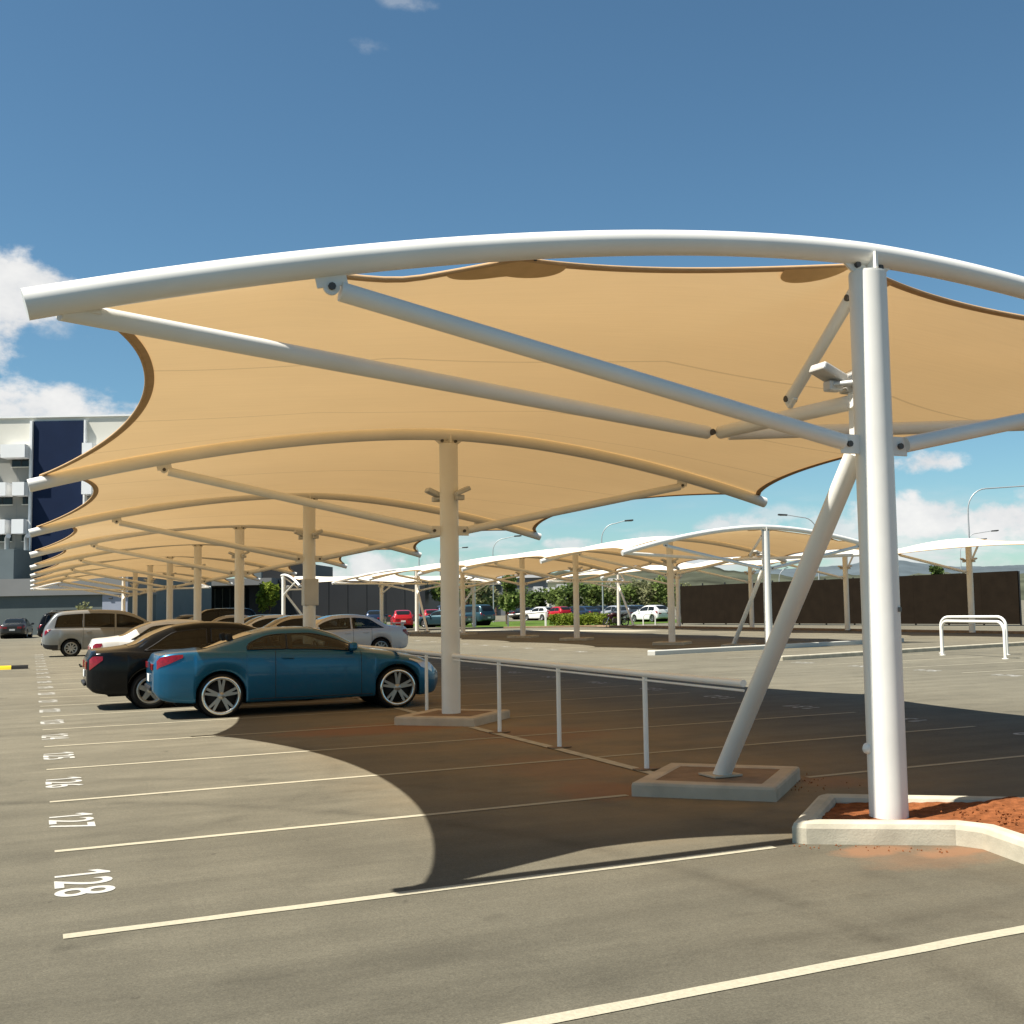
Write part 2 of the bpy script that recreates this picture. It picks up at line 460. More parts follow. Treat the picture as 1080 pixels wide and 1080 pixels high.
# ------------------------------------------------------------------ object helpers
def link(name, me, mat, parent=None):
    o = bpy.data.objects.new(name, me)
    COL.objects.link(o)
    if mat is not None:
        for q in (mat if isinstance(mat, (list, tuple)) else [mat]): me.materials.append(q)
    if parent is not None: o.parent = parent
    return o
def tag(o, label=None, cat=None, group=None, kind=None):
    if label: o['label'] = label
    if cat: o['category'] = cat
    if group: o['group'] = group
    if kind: o['kind'] = kind
    return o
def empty(name, loc=(0, 0, 0), rz=0.0):
    o = bpy.data.objects.new(name, None)
    o.empty_display_size = .2
    o.location = loc
    o.rotation_euler = (0, 0, rz)
    COL.objects.link(o)
    return o
def copy_tree(o, parent=None):
    c = o.copy()
    COL.objects.link(c)
    if parent is not None: c.parent = parent
    for ch in o.children: copy_tree(ch, c)
    return c
class MB:
    def __init__(s):
        s.v, s.f, s.sm = [], [], []
    def add(s, vs, fs, smooth=False):
        n = len(s.v)
        s.v += [tuple(q) for q in vs]
        for f in fs:
            s.f.append(tuple(i + n for i in f))
            s.sm.append(smooth)
        return s
    def box(s, c, d, rot=None, bev=0.0):
        bm = bmesh.new()
        bmesh.ops.create_cube(bm, size=1)
        bmesh.ops.scale(bm, vec=d, verts=bm.verts)
        if bev:
            bmesh.ops.bevel(bm, geom=list(bm.edges), offset=bev, segments=2, affect='EDGES', profile=.5)
        if rot is not None: bmesh.ops.transform(bm, matrix=rot.to_4x4(), verts=bm.verts)
        bmesh.ops.translate(bm, vec=c, verts=bm.verts)
        bm.verts.index_update()
        s.add([v.co[:] for v in bm.verts], [[v.index for v in f.verts] for f in bm.faces])
        bm.free()
        return s
    def tube(s, pts, r, n=16, caps=True, smooth=True):
        pts = [Vector(p) for p in pts]
        k = len(pts)
        rs = r if isinstance(r, (list, tuple)) else [r] * k
        ring = []
        prev = None
        for i in range(k):
            a = pts[max(0, i - 1)]
            b = pts[min(k - 1, i + 1)]
            t = (b - a).normalized()
            if prev is None:
                ref = Vector((0, 0, 1)) if abs(t.z) < .9 else Vector((1, 0, 0))
                u = t.cross(ref).normalized()
            else:
                u = (prev - t * prev.dot(t)).normalized()
            prev = u
            w = t.cross(u)
            ring.append([pts[i] + (u * math.cos(2 * math.pi * j / n) + w * math.sin(2 * math.pi * j / n)) * rs[i] for j in range(n)])
        vs = [q for rg in ring for q in rg]
        fs = []
        for i in range(k - 1):
            for j in range(n):
                fs.append((i * n + j, i * n + (j + 1) % n, (i + 1) * n + (j + 1) % n, (i + 1) * n + j))
        s.add(vs, fs, smooth)
        if caps:
            s.add(ring[0], [tuple(range(n))[::-1]])
            s.add(ring[-1], [tuple(range(n))])
        return s
    def lathe(s, prof, n=28, axis='Y', c=(0, 0, 0), smooth=True):
        # prof: (radius, along axis)
        vs, fs = [], []
        for (r, a) in prof:
            for j in range(n):
                t = 2 * math.pi * j / n
                p = (r * math.cos(t), a, r * math.sin(t)) if axis == 'Y' else (r * math.cos(t), r * math.sin(t), a)
                vs.append((p[0] + c[0], p[1] + c[1], p[2] + c[2]))
        for i in range(len(prof) - 1):
            for j in range(n):
                fs.append((i * n + j, i * n + (j + 1) % n, (i + 1) * n + (j + 1) % n, (i + 1) * n + j))
        return s.add(vs, fs, smooth)
    def prism(s, poly, z0, z1, smooth=False):
        n = len(poly)
        vs = [(x, y, z0) for x, y in poly] + [(x, y, z1) for x, y in poly]
        fs = [tuple(range(n))[::-1], tuple(range(n, 2 * n))] + [(i, (i + 1) % n, n + (i + 1) % n, n + i) for i in range(n)]
        return s.add(vs, fs, smooth)
    def build(s, name, mat, parent=None, recalc=True):
        me = bpy.data.meshes.new(name)
        me.from_pydata(s.v, [], s.f)
        me.polygons.foreach_set('use_smooth', s.sm)
        if recalc:
            bm = bmesh.new()
            bm.from_mesh(me)
            bmesh.ops.recalc_face_normals(bm, faces=bm.faces)
            bm.to_mesh(me)
            bm.free()
        me.update()
        return link(name, me, mat, parent)
def struct(o):
    return tag(o, kind='structure')
def at_px(px, depth):
    """ground point seen in column px of the photograph at a given depth (metres along the view)"""
    lat = (px - 606) / 1219.5 * depth
    return (lat * math.cos(YAW) + depth * math.sin(YAW), depth * math.cos(YAW) - lat * math.sin(YAW))
def lerp(a, b, t): return a + (b - a) * t
def sstep(t):
    t = min(1, max(0, t))
    return t * t * (3 - 2 * t)

# ------------------------------------------------------------------ ground
def sheet(name, poly, z, mat, sub=None):
    mb = MB()
    mb.add([(x, y, z) for x, y in poly], [tuple(range(len(poly)))])
    return struct(mb.build(name, mat))
g = MB()
g.add([(-3000, -300, 0), (3000, -300, 0), (3000, 6000, 0), (-3000, 6000, 0)], [(0, 1, 2, 3)])
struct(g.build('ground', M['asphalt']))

# bay lines of the near double row, laid 4 mm above the asphalt
PITCH, Y0, XL, XR, XM = 2.5, 7.0172, .185, 11.55, 5.87
LW = .085
def line_quad(name, p, q, w=LW, z=.004, mat=None):
    p, q = Vector((*p, 0)), Vector((*q, 0))
    d = (q - p).normalized()
    nrm = Vector((-d.y, d.x, 0)) * w / 2
    # slightly ragged painted edge
    k = max(2, int((q - p).length / .25))
    a, b = [], []
    rg = random.Random(hash((round(p.x, 2), round(p.y, 2))) & 0xffff)
    for i in range(k + 1):
        c = p.lerp(q, i / k)
        a.append(c + nrm * (1 + rg.uniform(-.09, .09)))
        b.append(c - nrm * (1 + rg.uniform(-.09, .09)))
    vs = [(v.x, v.y, z) for v in a + b]
    fs = [(i, i + 1, k + 2 + i, k + 1 + i) for i in range(k)]
    mb = MB().add(vs, fs)
    return struct(mb.build(name, mat or M['line']))
for n in range(-1, 32):
    y = Y0 + n * PITCH
    if n == -1:
        line_quad('bay_line', (1.0, 4.60), (5.55, 4.66), .10)
    elif n == 0:
        line_quad('bay_line', (XL, y), (4.80, y - .02), .095)
    elif n == 1:
        line_quad('bay_line', (XL, y), (4.95, y))
        line_quad('bay_line', (6.95, y), (XR, y))
    else:
        line_quad('bay_line', (XL, y), (XR, y))
line_quad('median_line', (5.80, 10.42), (5.80, 15.95), .13, .008, M['concrete'])
line_quad('median_line', (5.80, 18.2), (5.80, 26.2), .13, .008, M['concrete'])
# facing bays across the right hand aisle and around the middle row
for n in range(0, 10):
    y = 8.05 + n * PITCH
    line_quad('bay_line', (19.45, y), (25.0, y))
for n in range(0, 17):
    line_quad('bay_line', (18.3, 37.6 + n * PITCH), (23.9, 37.6 + n * PITCH))
    line_quad('bay_line', (25.1, 37.6 + n * PITCH), (30.6, 37.6 + n * PITCH))

GLYPH = {}
def painted_text(txt, x, y, size, rz, label, zz=.004):
    vs, fs = [], []
    adv = size * .545
    for k, ch in enumerate(txt):
        ox = (k - (len(txt) - 1) / 2) * adv
        if ch not in GLYPH:
            if ch == '1':
                q = [(-.02, 0), (.09, 0), (.09, .70), (-.005, .70), (-.20, .55), (-.20, .42), (-.02, .54)]
                GLYPH[ch] = (q, [tuple(range(7))])
            else:
                cu = bpy.data.curves.new('glyph', 'FONT')
                cu.body = ch
                cu.align_x = 'CENTER'
                cu.offset = .012
                tmp = bpy.data.objects.new('tmp_text', cu)
                COL.objects.link(tmp)
                dg = bpy.context.evaluated_depsgraph_get()
                m0 = bpy.data.meshes.new_from_object(tmp.evaluated_get(dg))
                GLYPH[ch] = ([(v.co.x, v.co.y) for v in m0.vertices], [tuple(p.vertices) for p in m0.polygons])
                bpy.data.objects.remove(tmp)
                bpy.data.meshes.remove(m0)
        gv, gf = GLYPH[ch]
        n0 = len(vs)
        vs += [(ox + x_ * size, y_ * size, 0) for x_, y_ in gv]
        fs += [tuple(i + n0 for i in f) for f in gf]
    me = bpy.data.meshes.new('bay_number')
    me.from_pydata(vs, [], fs)
    me.update()
    o = link('bay_number', me, M['number'])
    o.location = (x, y, zz)
    o.rotation_euler = (0, 0, rz)
    tag(o, label, 'painted number', 'bay numbers painted on the asphalt')
    return o
for i in range(20):
    num = 128 - i
    y = Y0 + (i + .5) * PITCH + .08
    painted_text(str(num), .17, y, .49, -math.pi / 2, f'white painted bay number {num} at the open end of its bay')
for i in range(12):
    num = 129 + i
    y = Y0 + (i + 1.5) * PITCH
    painted_text(str(num), 11.62, y, .49, math.pi / 2, f'white painted bay number {num} on the shaded aisle side of the near row')
for i in range(8):
    num = 170 + i
    painted_text(str(num), 19.35, 9.3 + i * PITCH, .49, -math.pi / 2, f'white painted bay number {num} across the sunlit right aisle')
for i in range(9):
    num = 190 + i
    painted_text(str(num), 18.2, 38.85 + i * PITCH, .49, -math.pi / 2, f'white painted bay number {num} beside the middle canopy row')

# ------------------------------------------------------------------ kerbs and islands
def kerb_loop(name, path, w, h, mat, closed=False, z0=0.0, bev=.03):
    """kerb with a rounded top swept along a path (path = outer face line, w grows to the left)"""
    pts = [Vector((*p, 0)) for p in path]
    n = len(pts)
    prof = [(0, z0 - .05), (0, h - bev), (bev * .3, h - bev * .3), (bev, h), (w - bev, h), (w - bev * .3, h - bev * .3), (w, h - bev), (w, z0 - .05)]
    vs = []
    for i in range(n):
        if closed:
            a, b = pts[i - 1], pts[(i + 1) % n]
        else:
            a, b = pts[max(0, i - 1)], pts[min(n - 1, i + 1)]
        d1 = (pts[i] - a).normalized() if (pts[i] - a).length else (b - pts[i]).normalized()
        d2 = (b - pts[i]).normalized() if (b - pts[i]).length else d1
        n1, n2 = Vector((-d1.y, d1.x, 0)), Vector((-d2.y, d2.x, 0))
        bi = (n1 + n2).normalized()
        k = 1 / max(.4, bi.dot(n1))
        for (o, z) in prof:
            q = pts[i] + bi * k * o
            vs.append((q.x, q.y, z))
    m_ = len(prof)
    fs = []
    for i in range(n if closed else n - 1):
        j = (i + 1) % n
        for k in range(m_ - 1):
            fs.append((i * m_ + k, j * m_ + k, j * m_ + k + 1, i * m_ + k + 1))
    mb = MB().add(vs, fs, False)
    if not closed:
        mb.add(vs[:m_], [tuple(range(m_))])
        mb.add(vs[-m_:], [tuple(range(m_))[::-1]])
    return struct(mb.build(name, mat))
def diamond(cx, cy_, hd, h=.13, mat='concrete_grey'):
    pts = [(cx, cy_ - hd), (cx + hd, cy_), (cx, cy_ + hd), (cx - hd, cy_)]
    kerb_loop('island_kerb', pts, .17, h, M[mat], True)
    ins = hd - .10
    mb = MB().add([(cx, cy_ - ins, h - .012), (cx + ins, cy_, h - .012), (cx, cy_ + ins, h - .012), (cx - ins, cy_, h - .012)], [(0, 1, 2, 3)])
    struct(mb.build('island_infill', M['dusty']))
S0, SP = 7.03, 10.05
ROWA = [S0 + SP * n for n in range(9)]
for n in (1, 2, 3, 4, 5, 6, 7, 8): diamond(XM, ROWA[n] - .1, .93)
diamond(5.89, 9.45, .93)
diamond(XM, ROWA[8] - 2.4, .93)
# planted strip with red soil round the first post
isl = [(5.72, 0.5), (5.72, 4.6), (5.84, 5.55), (6.0, 6.22), (5.93, 6.40), (5.06, 6.96), (5.0, 7.05), (5.86, 7.90), (5.96, 7.93), (7.35, 6.85), (7.75, 6.2), (7.6, 0.5)]
isl = isl[::-1]
kerb_loop('planter_kerb', isl, .16, .155, M['concrete'], False, bev=.045)
def soil_bed():
    mb = MB()
    nx, ny = 60, 130
    x0, x1, y0, y1 = 4.9, 7.8, .5, 8.0
    poly = isl
    def inside(x, y):
        c = False
        for i in range(len(poly)):
            (xa, ya), (xb, yb) = poly[i], poly[i - 1]
            if (ya > y) != (yb > y) and x < (xb - xa) * (y - ya) / (yb - ya) + xa: c = not c
        return c
    rg = random.Random(3)
    vs, fs = [], []
    for j in range(ny + 1):
        for i in range(nx + 1):
            x, y = lerp(x0, x1, i / nx), lerp(y0, y1, j / ny)
            hgt = .105 + .05 * sstep((x - 5.9) / 1.2) * (1 if y < 7 else .3) + .010 * math.sin(x * 5.1 + y * 3.3) + rg.uniform(-.006, .007)
            vs.append((x, y, hgt))
    for j in range(ny):
        for i in range(nx):
            x, y = lerp(x0, x1, (i + .5) / nx), lerp(y0, y1, (j + .5) / ny)
            if all(inside(x + dx, y + dy) for dx in (-.07, .07) for dy in (-.07, .07)):
                a = j * (nx + 1) + i
                fs.append((a, a + 1, a + nx + 2, a + nx + 1))
    mb.add(vs, fs, True)
    struct(mb.build('red_soil', M['soil']))
soil_bed()
# pebbles and clods scattered over the bed and the foot of the kerb: one loose mass
def clods():
    rg = random.Random(11)
    mb = MB()
    for k in range(470):
        if k < 380:
            x, y, z = rg.uniform(6.2, 7.3), rg.uniform(4.8, 6.9), .125 + .03 * rg.random()
            if x + y > 13.6: continue
            r = rg.uniform(.006, .02)
        elif k < 415:
            x, y, z = rg.uniform(4.9, 5.75), 0, .003
            y = 7.0 - (x - 5.0) * .78 - rg.uniform(.02, .22)
            r = rg.uniform(.004, .011)
        else:
            x, y, z, r = rg.uniform(6.3, 7.1), 0, .003, rg.uniform(.004, .012)
            y = 9.45 + rg.uniform(-.7, .4)
        vs = []
        for a in ((1, 0, 0), (-1, 0, 0), (0, 1, 0), (0, -1, 0), (0, 0, 1), (0, 0, -1)):
            vs.append(tuple(Vector((x, y, z)) + Vector(a) * r * rg.uniform(.6, 1.2)))
        mb.add(vs, [(0, 2, 4), (2, 1, 4), (1, 3, 4), (3, 0, 4), (2, 0, 5), (1, 2, 5), (3, 1, 5), (0, 3, 5)])
    tag(mb.build('soil_clods', M['soil']), 'loose red soil clods on the planter bed', 'soil', kind='stuff')
clods()
# islands and kerbs at the end of the middle row
kerb_loop('aisle_kerb', [(18.7, 34.25), (18.9, 34.1), (31.5, 36.4)], .18, .16, M['offwhite'])
kerb_loop('aisle_kerb', [(19.5, 28.35), (19.8, 28.1), (33.5, 30.75)], .18, .13, M['concrete'])
kerb_loop('aisle_kerb', [(33.3, 31.3), (19.9, 28.65)], .12, .05, M['concrete'])
ROWB = [35.3, 42.35, 51.7, 58.6, 68.3, 77.8]
XB = 24.3
for y in ROWB[1:]: diamond(XB, y, .95, .12, 'concrete')
diamond(XB + .2, 37.6, .8, .12, 'concrete')
sheet('footpath', [(34.0, 64.0), (36.0, 64.0), (30.0, 81.5), (28.0, 81.5)], .004, M['concrete'])
kerb_loop('dirt_kerb', [(41.8, 36), (39.9, 80.5), (33.5, 84.5)], .5, .12, M['dusty'])
sheet('lawn', [(34.0, 86.5), (39.2, 81.6), (60, 92), (60, 120), (30, 120)], .02, M['grass'])

# ------------------------------------------------------------------ shade canopies
HW = 5.83
def arch_z(x):
    return 4.43 - .93 * (abs(x) / HW) ** 1.75
def bolts(parent, pts, d, r=.014, ln=.02):
    for p in pts:
        p = Vector(p)
        MB().tube([p - Vector(d) * ln, p + Vector(d) * ln], r, 8).build('bolt', M['bolt'], parent)
def frame_parts(root, end, half=False):
    # steel post
    MB().tube([(0, 0, .06), (0, 0, 4.27)], .145, 32).build('column', M['white'], root)
    hd = MB()
    hd.tube([(0, 0, 4.268), (0, 0, 4.284)], .14, 32)
    for sx in (-1, 1):
        hd.add([(sx * .02, -.011, 4.28), (sx * .15, -.011, 4.28), (sx * .30, -.011, 4.40), (sx * .02, -.011, 4.40),
                (sx * .02, .011, 4.28), (sx * .15, .011, 4.28), (sx * .30, .011, 4.40), (sx * .02, .011, 4.40)],
               [(0, 1, 2, 3), (4, 7, 6, 5), (0, 4, 5, 1), (1, 5, 6, 2), (2, 6, 7, 3), (3, 7, 4, 0)])
    hd.box((0, 0, 4.36), (.022, .24, .13))
    h = hd.build('head_plate', M['white'], root)
    bolts(h, [(-.11, -.02, 4.33), (.11, -.02, 4.33)], (0, 1, 0), .024)
    # curved top tube
    k = 64
    xa, xb = -HW - .10, (.75 if half else HW + .06)
    pts = [(lerp(xa, xb, i / k), 0, arch_z(lerp(xa, xb, i / k))) for i in range(k + 1)]
    MB().tube(pts, .09, 24).build('arch_tube', M['white'], root)
    for sx in (-1, 1):
        a, b = Vector((sx * 4.27, 0, arch_z(4.27) - .145)), Vector((sx * .30, 0, 2.94))
        if half and sx > 0:
            MB().tube([(.70, 0, arch_z(.7) - .06), (.14, 0, 3.45)], .05, 14).build('knee_brace', M['white'], root)
            continue
        d = (b - a).normalized()
        kb = MB().tube([a + d * .12, b - d * .0], .062, 20).build('knee_brace', M['white'], root)
        slope = math.atan2(arch_z(4.1) - arch_z(4.4), .3)
        MB().box(a + Vector((-sx * .06, 0, .045)), (.20, .016, .09), Matrix.Rotation(-slope * sx * -1, 3, 'Y'), .006).tube([a + Vector((-sx * .06, -.011, 0)), a + Vector((-sx * .06, .011, 0))], .052, 20).build('gusset', M['white'], kb)
        MB().box(Vector((sx * .22, 0, 2.925)), (.2, .014, .15), bev=.006).build('gusset', M['white'], kb)
        bolts(kb, [tuple(a + Vector((-sx * .06, -.010, .0))), (sx * .245, -.010, 2.925)], (0, 1, 0), .024)
    # pair of floodlights bolted to the post under the fabric
    for sy, sx in (((3 * end, -.75), (3.4 * end, .3)) if end else ((-1.9, .62), (1.9, -.8))):
        hb = MB()
        c = Vector((sx * .24, .10 * sy, 3.53))
        rot = Matrix.Rotation(R(-24) * (1 if sx > 0 else -1), 3, 'Y')
        hb.box(c, (.24, .20, .07), rot, .016)
        hb.box(c + Vector((-sx * .06, 0, -.10)), (.13, .10, .08), None, .012)
        hb.tube([(0, 0, 3.43), (sx * .24, .10 * sy, 3.44)], .022, 8)
        fl = hb.build('floodlight', M['bracket'], root)
        MB().box(c + rot @ Vector((0, 0, .037)), (.19, .15, .006), rot).build('lens', M['lens'], fl)
    if not end: return
    e = end                               # +1: the row runs on towards +y
    NODE = Vector((0, e * 2.23, 3.34))
    for sx in ((-1,) if half else (-1, 1)):
        a = Vector((sx * (HW - .08), e * .05, arch_z(HW) - .03))
        b = NODE + Vector((sx * .12, 0, 0))
        ts = MB().tube([a, b], .062, 20).build('tip_strut', M['white'], root)
        MB().box(a + Vector((-sx * .10, 0, .04)), (.24, .02, .09), None, .006).build('gusset', M['white'], ts)
        bolts(ts, [tuple(NODE + Vector((sx * .10, -e * .06, -.005)))], (0, 1, 0), .03)
    sp = MB().tube([(0, e * .2, 3.30), tuple(NODE - Vector((0, e * .05, 0)))], .062, 20)
    sp.build('spreader_strut', M['white'], root)
    br = MB()
    br.box((0, e * .20, 3.20), (.03, .15, .36), None, .006)
    br.tube([(-.055, e * .2, 3.30), (.055, e * .2, 3.30)], .055, 16)
    br.box((0, e * .2, 2.93), (.03, .14, .16), None, .006)
    br.build('bracket', M['white'], root)
    pr = MB().tube([(0, e * .17, 4.17), (0, e * 1.08, 3.45)], .05, 16).build('prop_strut', M['white'], root)
    for q_ in ((0, e * .2, 4.13), (0, e * 1.06, 3.465)):
        MB().box(q_, (.05, .12, .12), Matrix.Rotation(R(-38) * e, 3, 'X'), .01).build('clevis', M['white'], pr)
        bolts(pr, [q_], (1, 0, 0), .028, .055)
    MB().tube([(0, e * .22, 2.90), (0, e * 2.36, .10)], .082, 28).build('stay', M['white'], root)
    MB().box((0, e * 2.36, .133), (.30, .30, .02), None, .004).build('stay_foot', M['concrete_grey'], root)
def make_frame(name, end, label, group, loc, rz=0, half=False):
    r = empty(name, loc, rz)
    tag(r, label, 'canopy frame', group)
    frame_parts(r, end, half)
    return r
def sail_pt(u, v, Ln, fe, be, half=False):
    """u -1..1 across, v 0..1 along; fe/be: free scalloped edge at the front/back"""
    d = .88 * (Ln / 10.05) ** .9
    hw = HW - .04 - d * (4 * v * (1 - v)) ** .80
    x = lerp(-hw, .50, (u + 1) / 2) if half else u * hw
    def gap(x):
        a = abs(x)
        seg = (a / 2.9) % 1.0 if a < 5.8 else 0
        return .09 + .46 * (4 * seg * (1 - seg)) * (1 if a > 2.9 else .86)
    ya = gap(x) if fe else 0.0
    yb = Ln - (gap(x) if be else 0.0)
    y = ya + v * (yb - ya)
    off = .105
    drop = .135 * (1 - sstep((abs(x) - 3.5) / .8)) + .03
    if fe: off -= drop * (1 - sstep(v / .25))
    if be: off -= drop * (1 - sstep((1 - v) / .25))
    sag = .36 * (Ln / 10.05) * (4 * v * (1 - v)) ** .85 * (1 - abs(x / hw) ** 2.2)
    return Vector((x, y, arch_z(x) + off - sag))
def make_sail(name, Ln, fe, be, label, group, loc, rz=0, fine=True, half=False):
    sp_ = lambda u, v: sail_pt(u, v, Ln, fe, be, half)
    nu, nv = (64, 44) if fine else (36, 24)
    vs, uvs = [], []
    for j in range(nv + 1):
        v = j / nv
        for i in range(nu + 1):
            u = -1 + 2 * i / nu
            vs.append(sp_(u, v)[:])
            uvs.append((i / nu, v))
    fs = [(j * (nu + 1) + i, j * (nu + 1) + i + 1, (j + 1) * (nu + 1) + i + 1, (j + 1) * (nu + 1) + i) for j in range(nv) for i in range(nu)]
    mb = MB().add(vs, fs, True)
    root = mb.build(name, M['fabric'])
    me = root.data
    uvl = me.uv_layers.new(name='UVMap')
    for lp in me.loops: uvl.data[lp.index].uv = uvs[lp.vertex_index]
    root.location = loc
    root.rotation_euler = (0, 0, rz)
    tag(root, label, 'shade sail', group)
    # hem webbing: a doubled band under each free edge, with the edge cable in its pocket
    def band(fn, n):
        hb = MB()
        o, i_, cab = [], [], []
        for k in range(n + 1):
            a, b = fn(k / n)
            o.append(a + Vector((0, 0, -.008)))
            i_.append(b + Vector((0, 0, -.008)))
            cab.append(a)
        q = [p[:] for p in o + i_]
        hb.add(q, [(k, k + 1, n + 2 + k, n + 1 + k) for k in range(n)], True)
        hb.tube(cab, .016, 8)
        hb.build('hem', M['hem'], root, recalc=False)
    n = 48 if fine else 24
    for sx in (-1, 1):
        band(lambda t, sx=sx: (sp_(sx, t), sp_(sx * .986, t)), n)
    for flag, va, vb in ((fe, 0, .0045), (be, 1, .9955)):
        if flag:
            band(lambda t, va=va, vb=vb: (sp_(-1 + 2 * t, va), sp_(-1 + 2 * t, vb)), n * 2)
            for cx in () if half else (-2.9, -.30, .30, 2.9):
                pm = MB()
                c0 = len(pm.v)
                ring = []
                hl = .45 if abs(cx) > 1 else .24
                for k in range(25):
                    a = math.pi * k / 24
                    x = cx - hl * math.cos(a)
                    dv = .027 * math.sin(a)
                    hwv = HW - .04
                    w = va + (dv if va == 0 else -dv)
                    p = sp_(max(-1, min(1, x / hwv)), w)
                    ring.append((p + Vector((0, 0, -.014)))[:])
                base = [(sp_((cx - hl * math.cos(math.pi * k / 24)) / (HW - .04), va) + Vector((0, 0, -.014)))[:] for k in range(25)]
                pm.add(ring + base, [(k, k + 1, 26 + k, 25 + k) for k in range(24)], True)
                pm.build('reinforcing_patch', M['hem2'], root, recalc=False)
                c = sp_(cx / (HW - .04), va)
                ydir = -1 if va == 0 else 1
                if abs(cx) > 1:
                    pb = MB()
                    pb.box(c + Vector((0, ydir * .02, .045)), (.40, .16, .012), None, .003)
                    pb.box(c + Vector((0, ydir * .09, .055)), (.30, .012, .12), None, .003)
                    cl = pb.build('clamp_plate', M['white'], root)
                    bolts(cl, [tuple(c + Vector((dx, ydir * -.03, .03))) for dx in (-.13, -.05, .05, .13)], (0, 0, 1), .012)
    return root
M['hem2'] = plain('reinforcing_patch', (.66, .44, .22), .85, 0, .08, 8)

ORD = ['first', 'second', 'third', 'fourth', 'fifth', 'sixth', 'seventh', 'eighth', 'ninth', 'tenth']
def row(ys, xc, frow, frame_lab, sail_lab, fine=True, half=False):
    last = len(ys) - 1
    mid_f = None
    sails = {}
    for n, y in enumerate(ys):
        if n == 0:
            make_frame('canopy_frame', 1, frame_lab(n, last), frow + ' frames', (xc, y, 0), 0, half)
        elif n == last:
            make_frame('canopy_frame', -1, frame_lab(n, last), frow + ' frames', (xc, y, 0), 0, half)
        else:
            if mid_f is None:
                mid_f = make_frame('canopy_frame', 0, frame_lab(n, last), frow + ' frames', (xc, y, 0), 0, half)
            else:
                c = copy_tree(mid_f)
                c.location = (xc, y, 0)
                c['label'] = frame_lab(n, last)
        if n < last:
            Ln = ys[n + 1] - y
            key = (round(Ln, 2), n == 0, n == last - 1)
            if key in sails:
                c = copy_tree(sails[key])
                c.location = (xc, y, 0)
                c['label'] = sail_lab(n, last)
            else:
                sails[key] = make_sail('shade_sail', Ln, n == 0, n == last - 1, sail_lab(n, last), frow + ' sails', (xc, y, 0), 0, fine, half)
def labA(n, last):
    if n == 0: return 'large white end frame of the near canopy row, post in the red soil bed'
    if n == last: return 'sunlit far end frame of the near canopy row, before the grey podium wall'
    return f'white canopy frame of the near row, {ORD[n]} post from the front'
def slabA(n, last):
    return f'tan shade sail of the near row, {ORD[n]} bay back from the big front post'
row(ROWA, XM, 'near canopy row', labA, slabA)
def labB(n, last):
    if n == 0: return 'sunlit white end frame of the middle canopy row, nearest the right aisle'
    if n == last: return 'sunlit white far end frame of the middle row, beside the red cars'
    return f'beige canopy frame of the middle row, {ORD[n]} post from its near end'
def slabB(n, last):
    return f'tan shade sail of the middle row, {ORD[n]} bay from its near end'
row(ROWB, XB, 'middle canopy row', labB, slabB, False)
ROWC = [21.9, 31.95, 42.0, 51.3, 60.6, 69.6, 78.6]
XC = 40.5
def labC(n, last):
    if n == last: return 'white far end frame of the right canopy row, beside the parked motorbike'
    return f'beige canopy frame by the brown screen wall, {ORD[last - n]} from the motorbike end'
def slabC(n, last):
    return f'white topped sail of the right row by the brown wall, {ORD[last - 1 - n]} from the motorbike'
row(ROWC, XC, 'right canopy row', labC, slabC, False, True)
# the row across the back runs left to right
def rowD():
    xs = [33.0, 25.2, 17.5]
    Yd = 90.0
    labs = ['right end frame of the back canopy row, beside the teal cars', 'beige middle frame of the back canopy row before the dark building', 'white canopy end frame at the back, before the dark building, left end']
    for n, x in enumerate(xs):
        make_frame('canopy_frame', (1, 0, -1)[n], labs[n], 'back canopy row frames', (x, Yd, 0), math.pi / 2, True)
    for n in range(2):
        make_sail('shade_sail', xs[n] - xs[n + 1], n == 0, n == 1,
                  ('white topped sail of the back row, behind the red hatchbacks', 'white topped sail of the back row, nearest the dark building corner')[n], 'back canopy row sails', (xs[n], Yd, 0), math.pi / 2, False, True)
rowD()

# small service box on the third post of the near row
mb = MB().box((0, 0, 0), (.34, .30, .62), None, .015)
o = mb.build('service_box', M['bracket'])
o.location = (XM + .02, ROWA[2] + .0, 2.15)
tag(o, 'tan service box strapped round the third post of the near row', 'service box')

# ------------------------------------------------------------------ handrail in the middle of the near row
def handrail():
    r = empty('handrail', (XM, 9.0, 0))
    tag(r, 'long white tube handrail running between the island blocks', 'handrail')
    MB().tube([(0, -.05, 1.0), (0, 17.0, 1.0)], .034, 14).build('rail', M['railwhite'], r)
    MB().tube([(.0, -.05, .935), (0, 17.0, .935)], .012, 8).build('lower_rail', M['railwhite'], r)
    for y in (10.83, 13.05, 15.05, 18.3, 20.1, 22.4, 24.7):
        p = MB().tube([(0, y - 9, .0), (0, y - 9, .97)], .027, 14).build('post', M['railwhite'], r)
        MB().box((0, y - 9, .014), (.26, .16, .012), Matrix.Rotation(R(10), 3, 'Z'), .003).build('foot_plate', M['dusty'], p)
handrail()

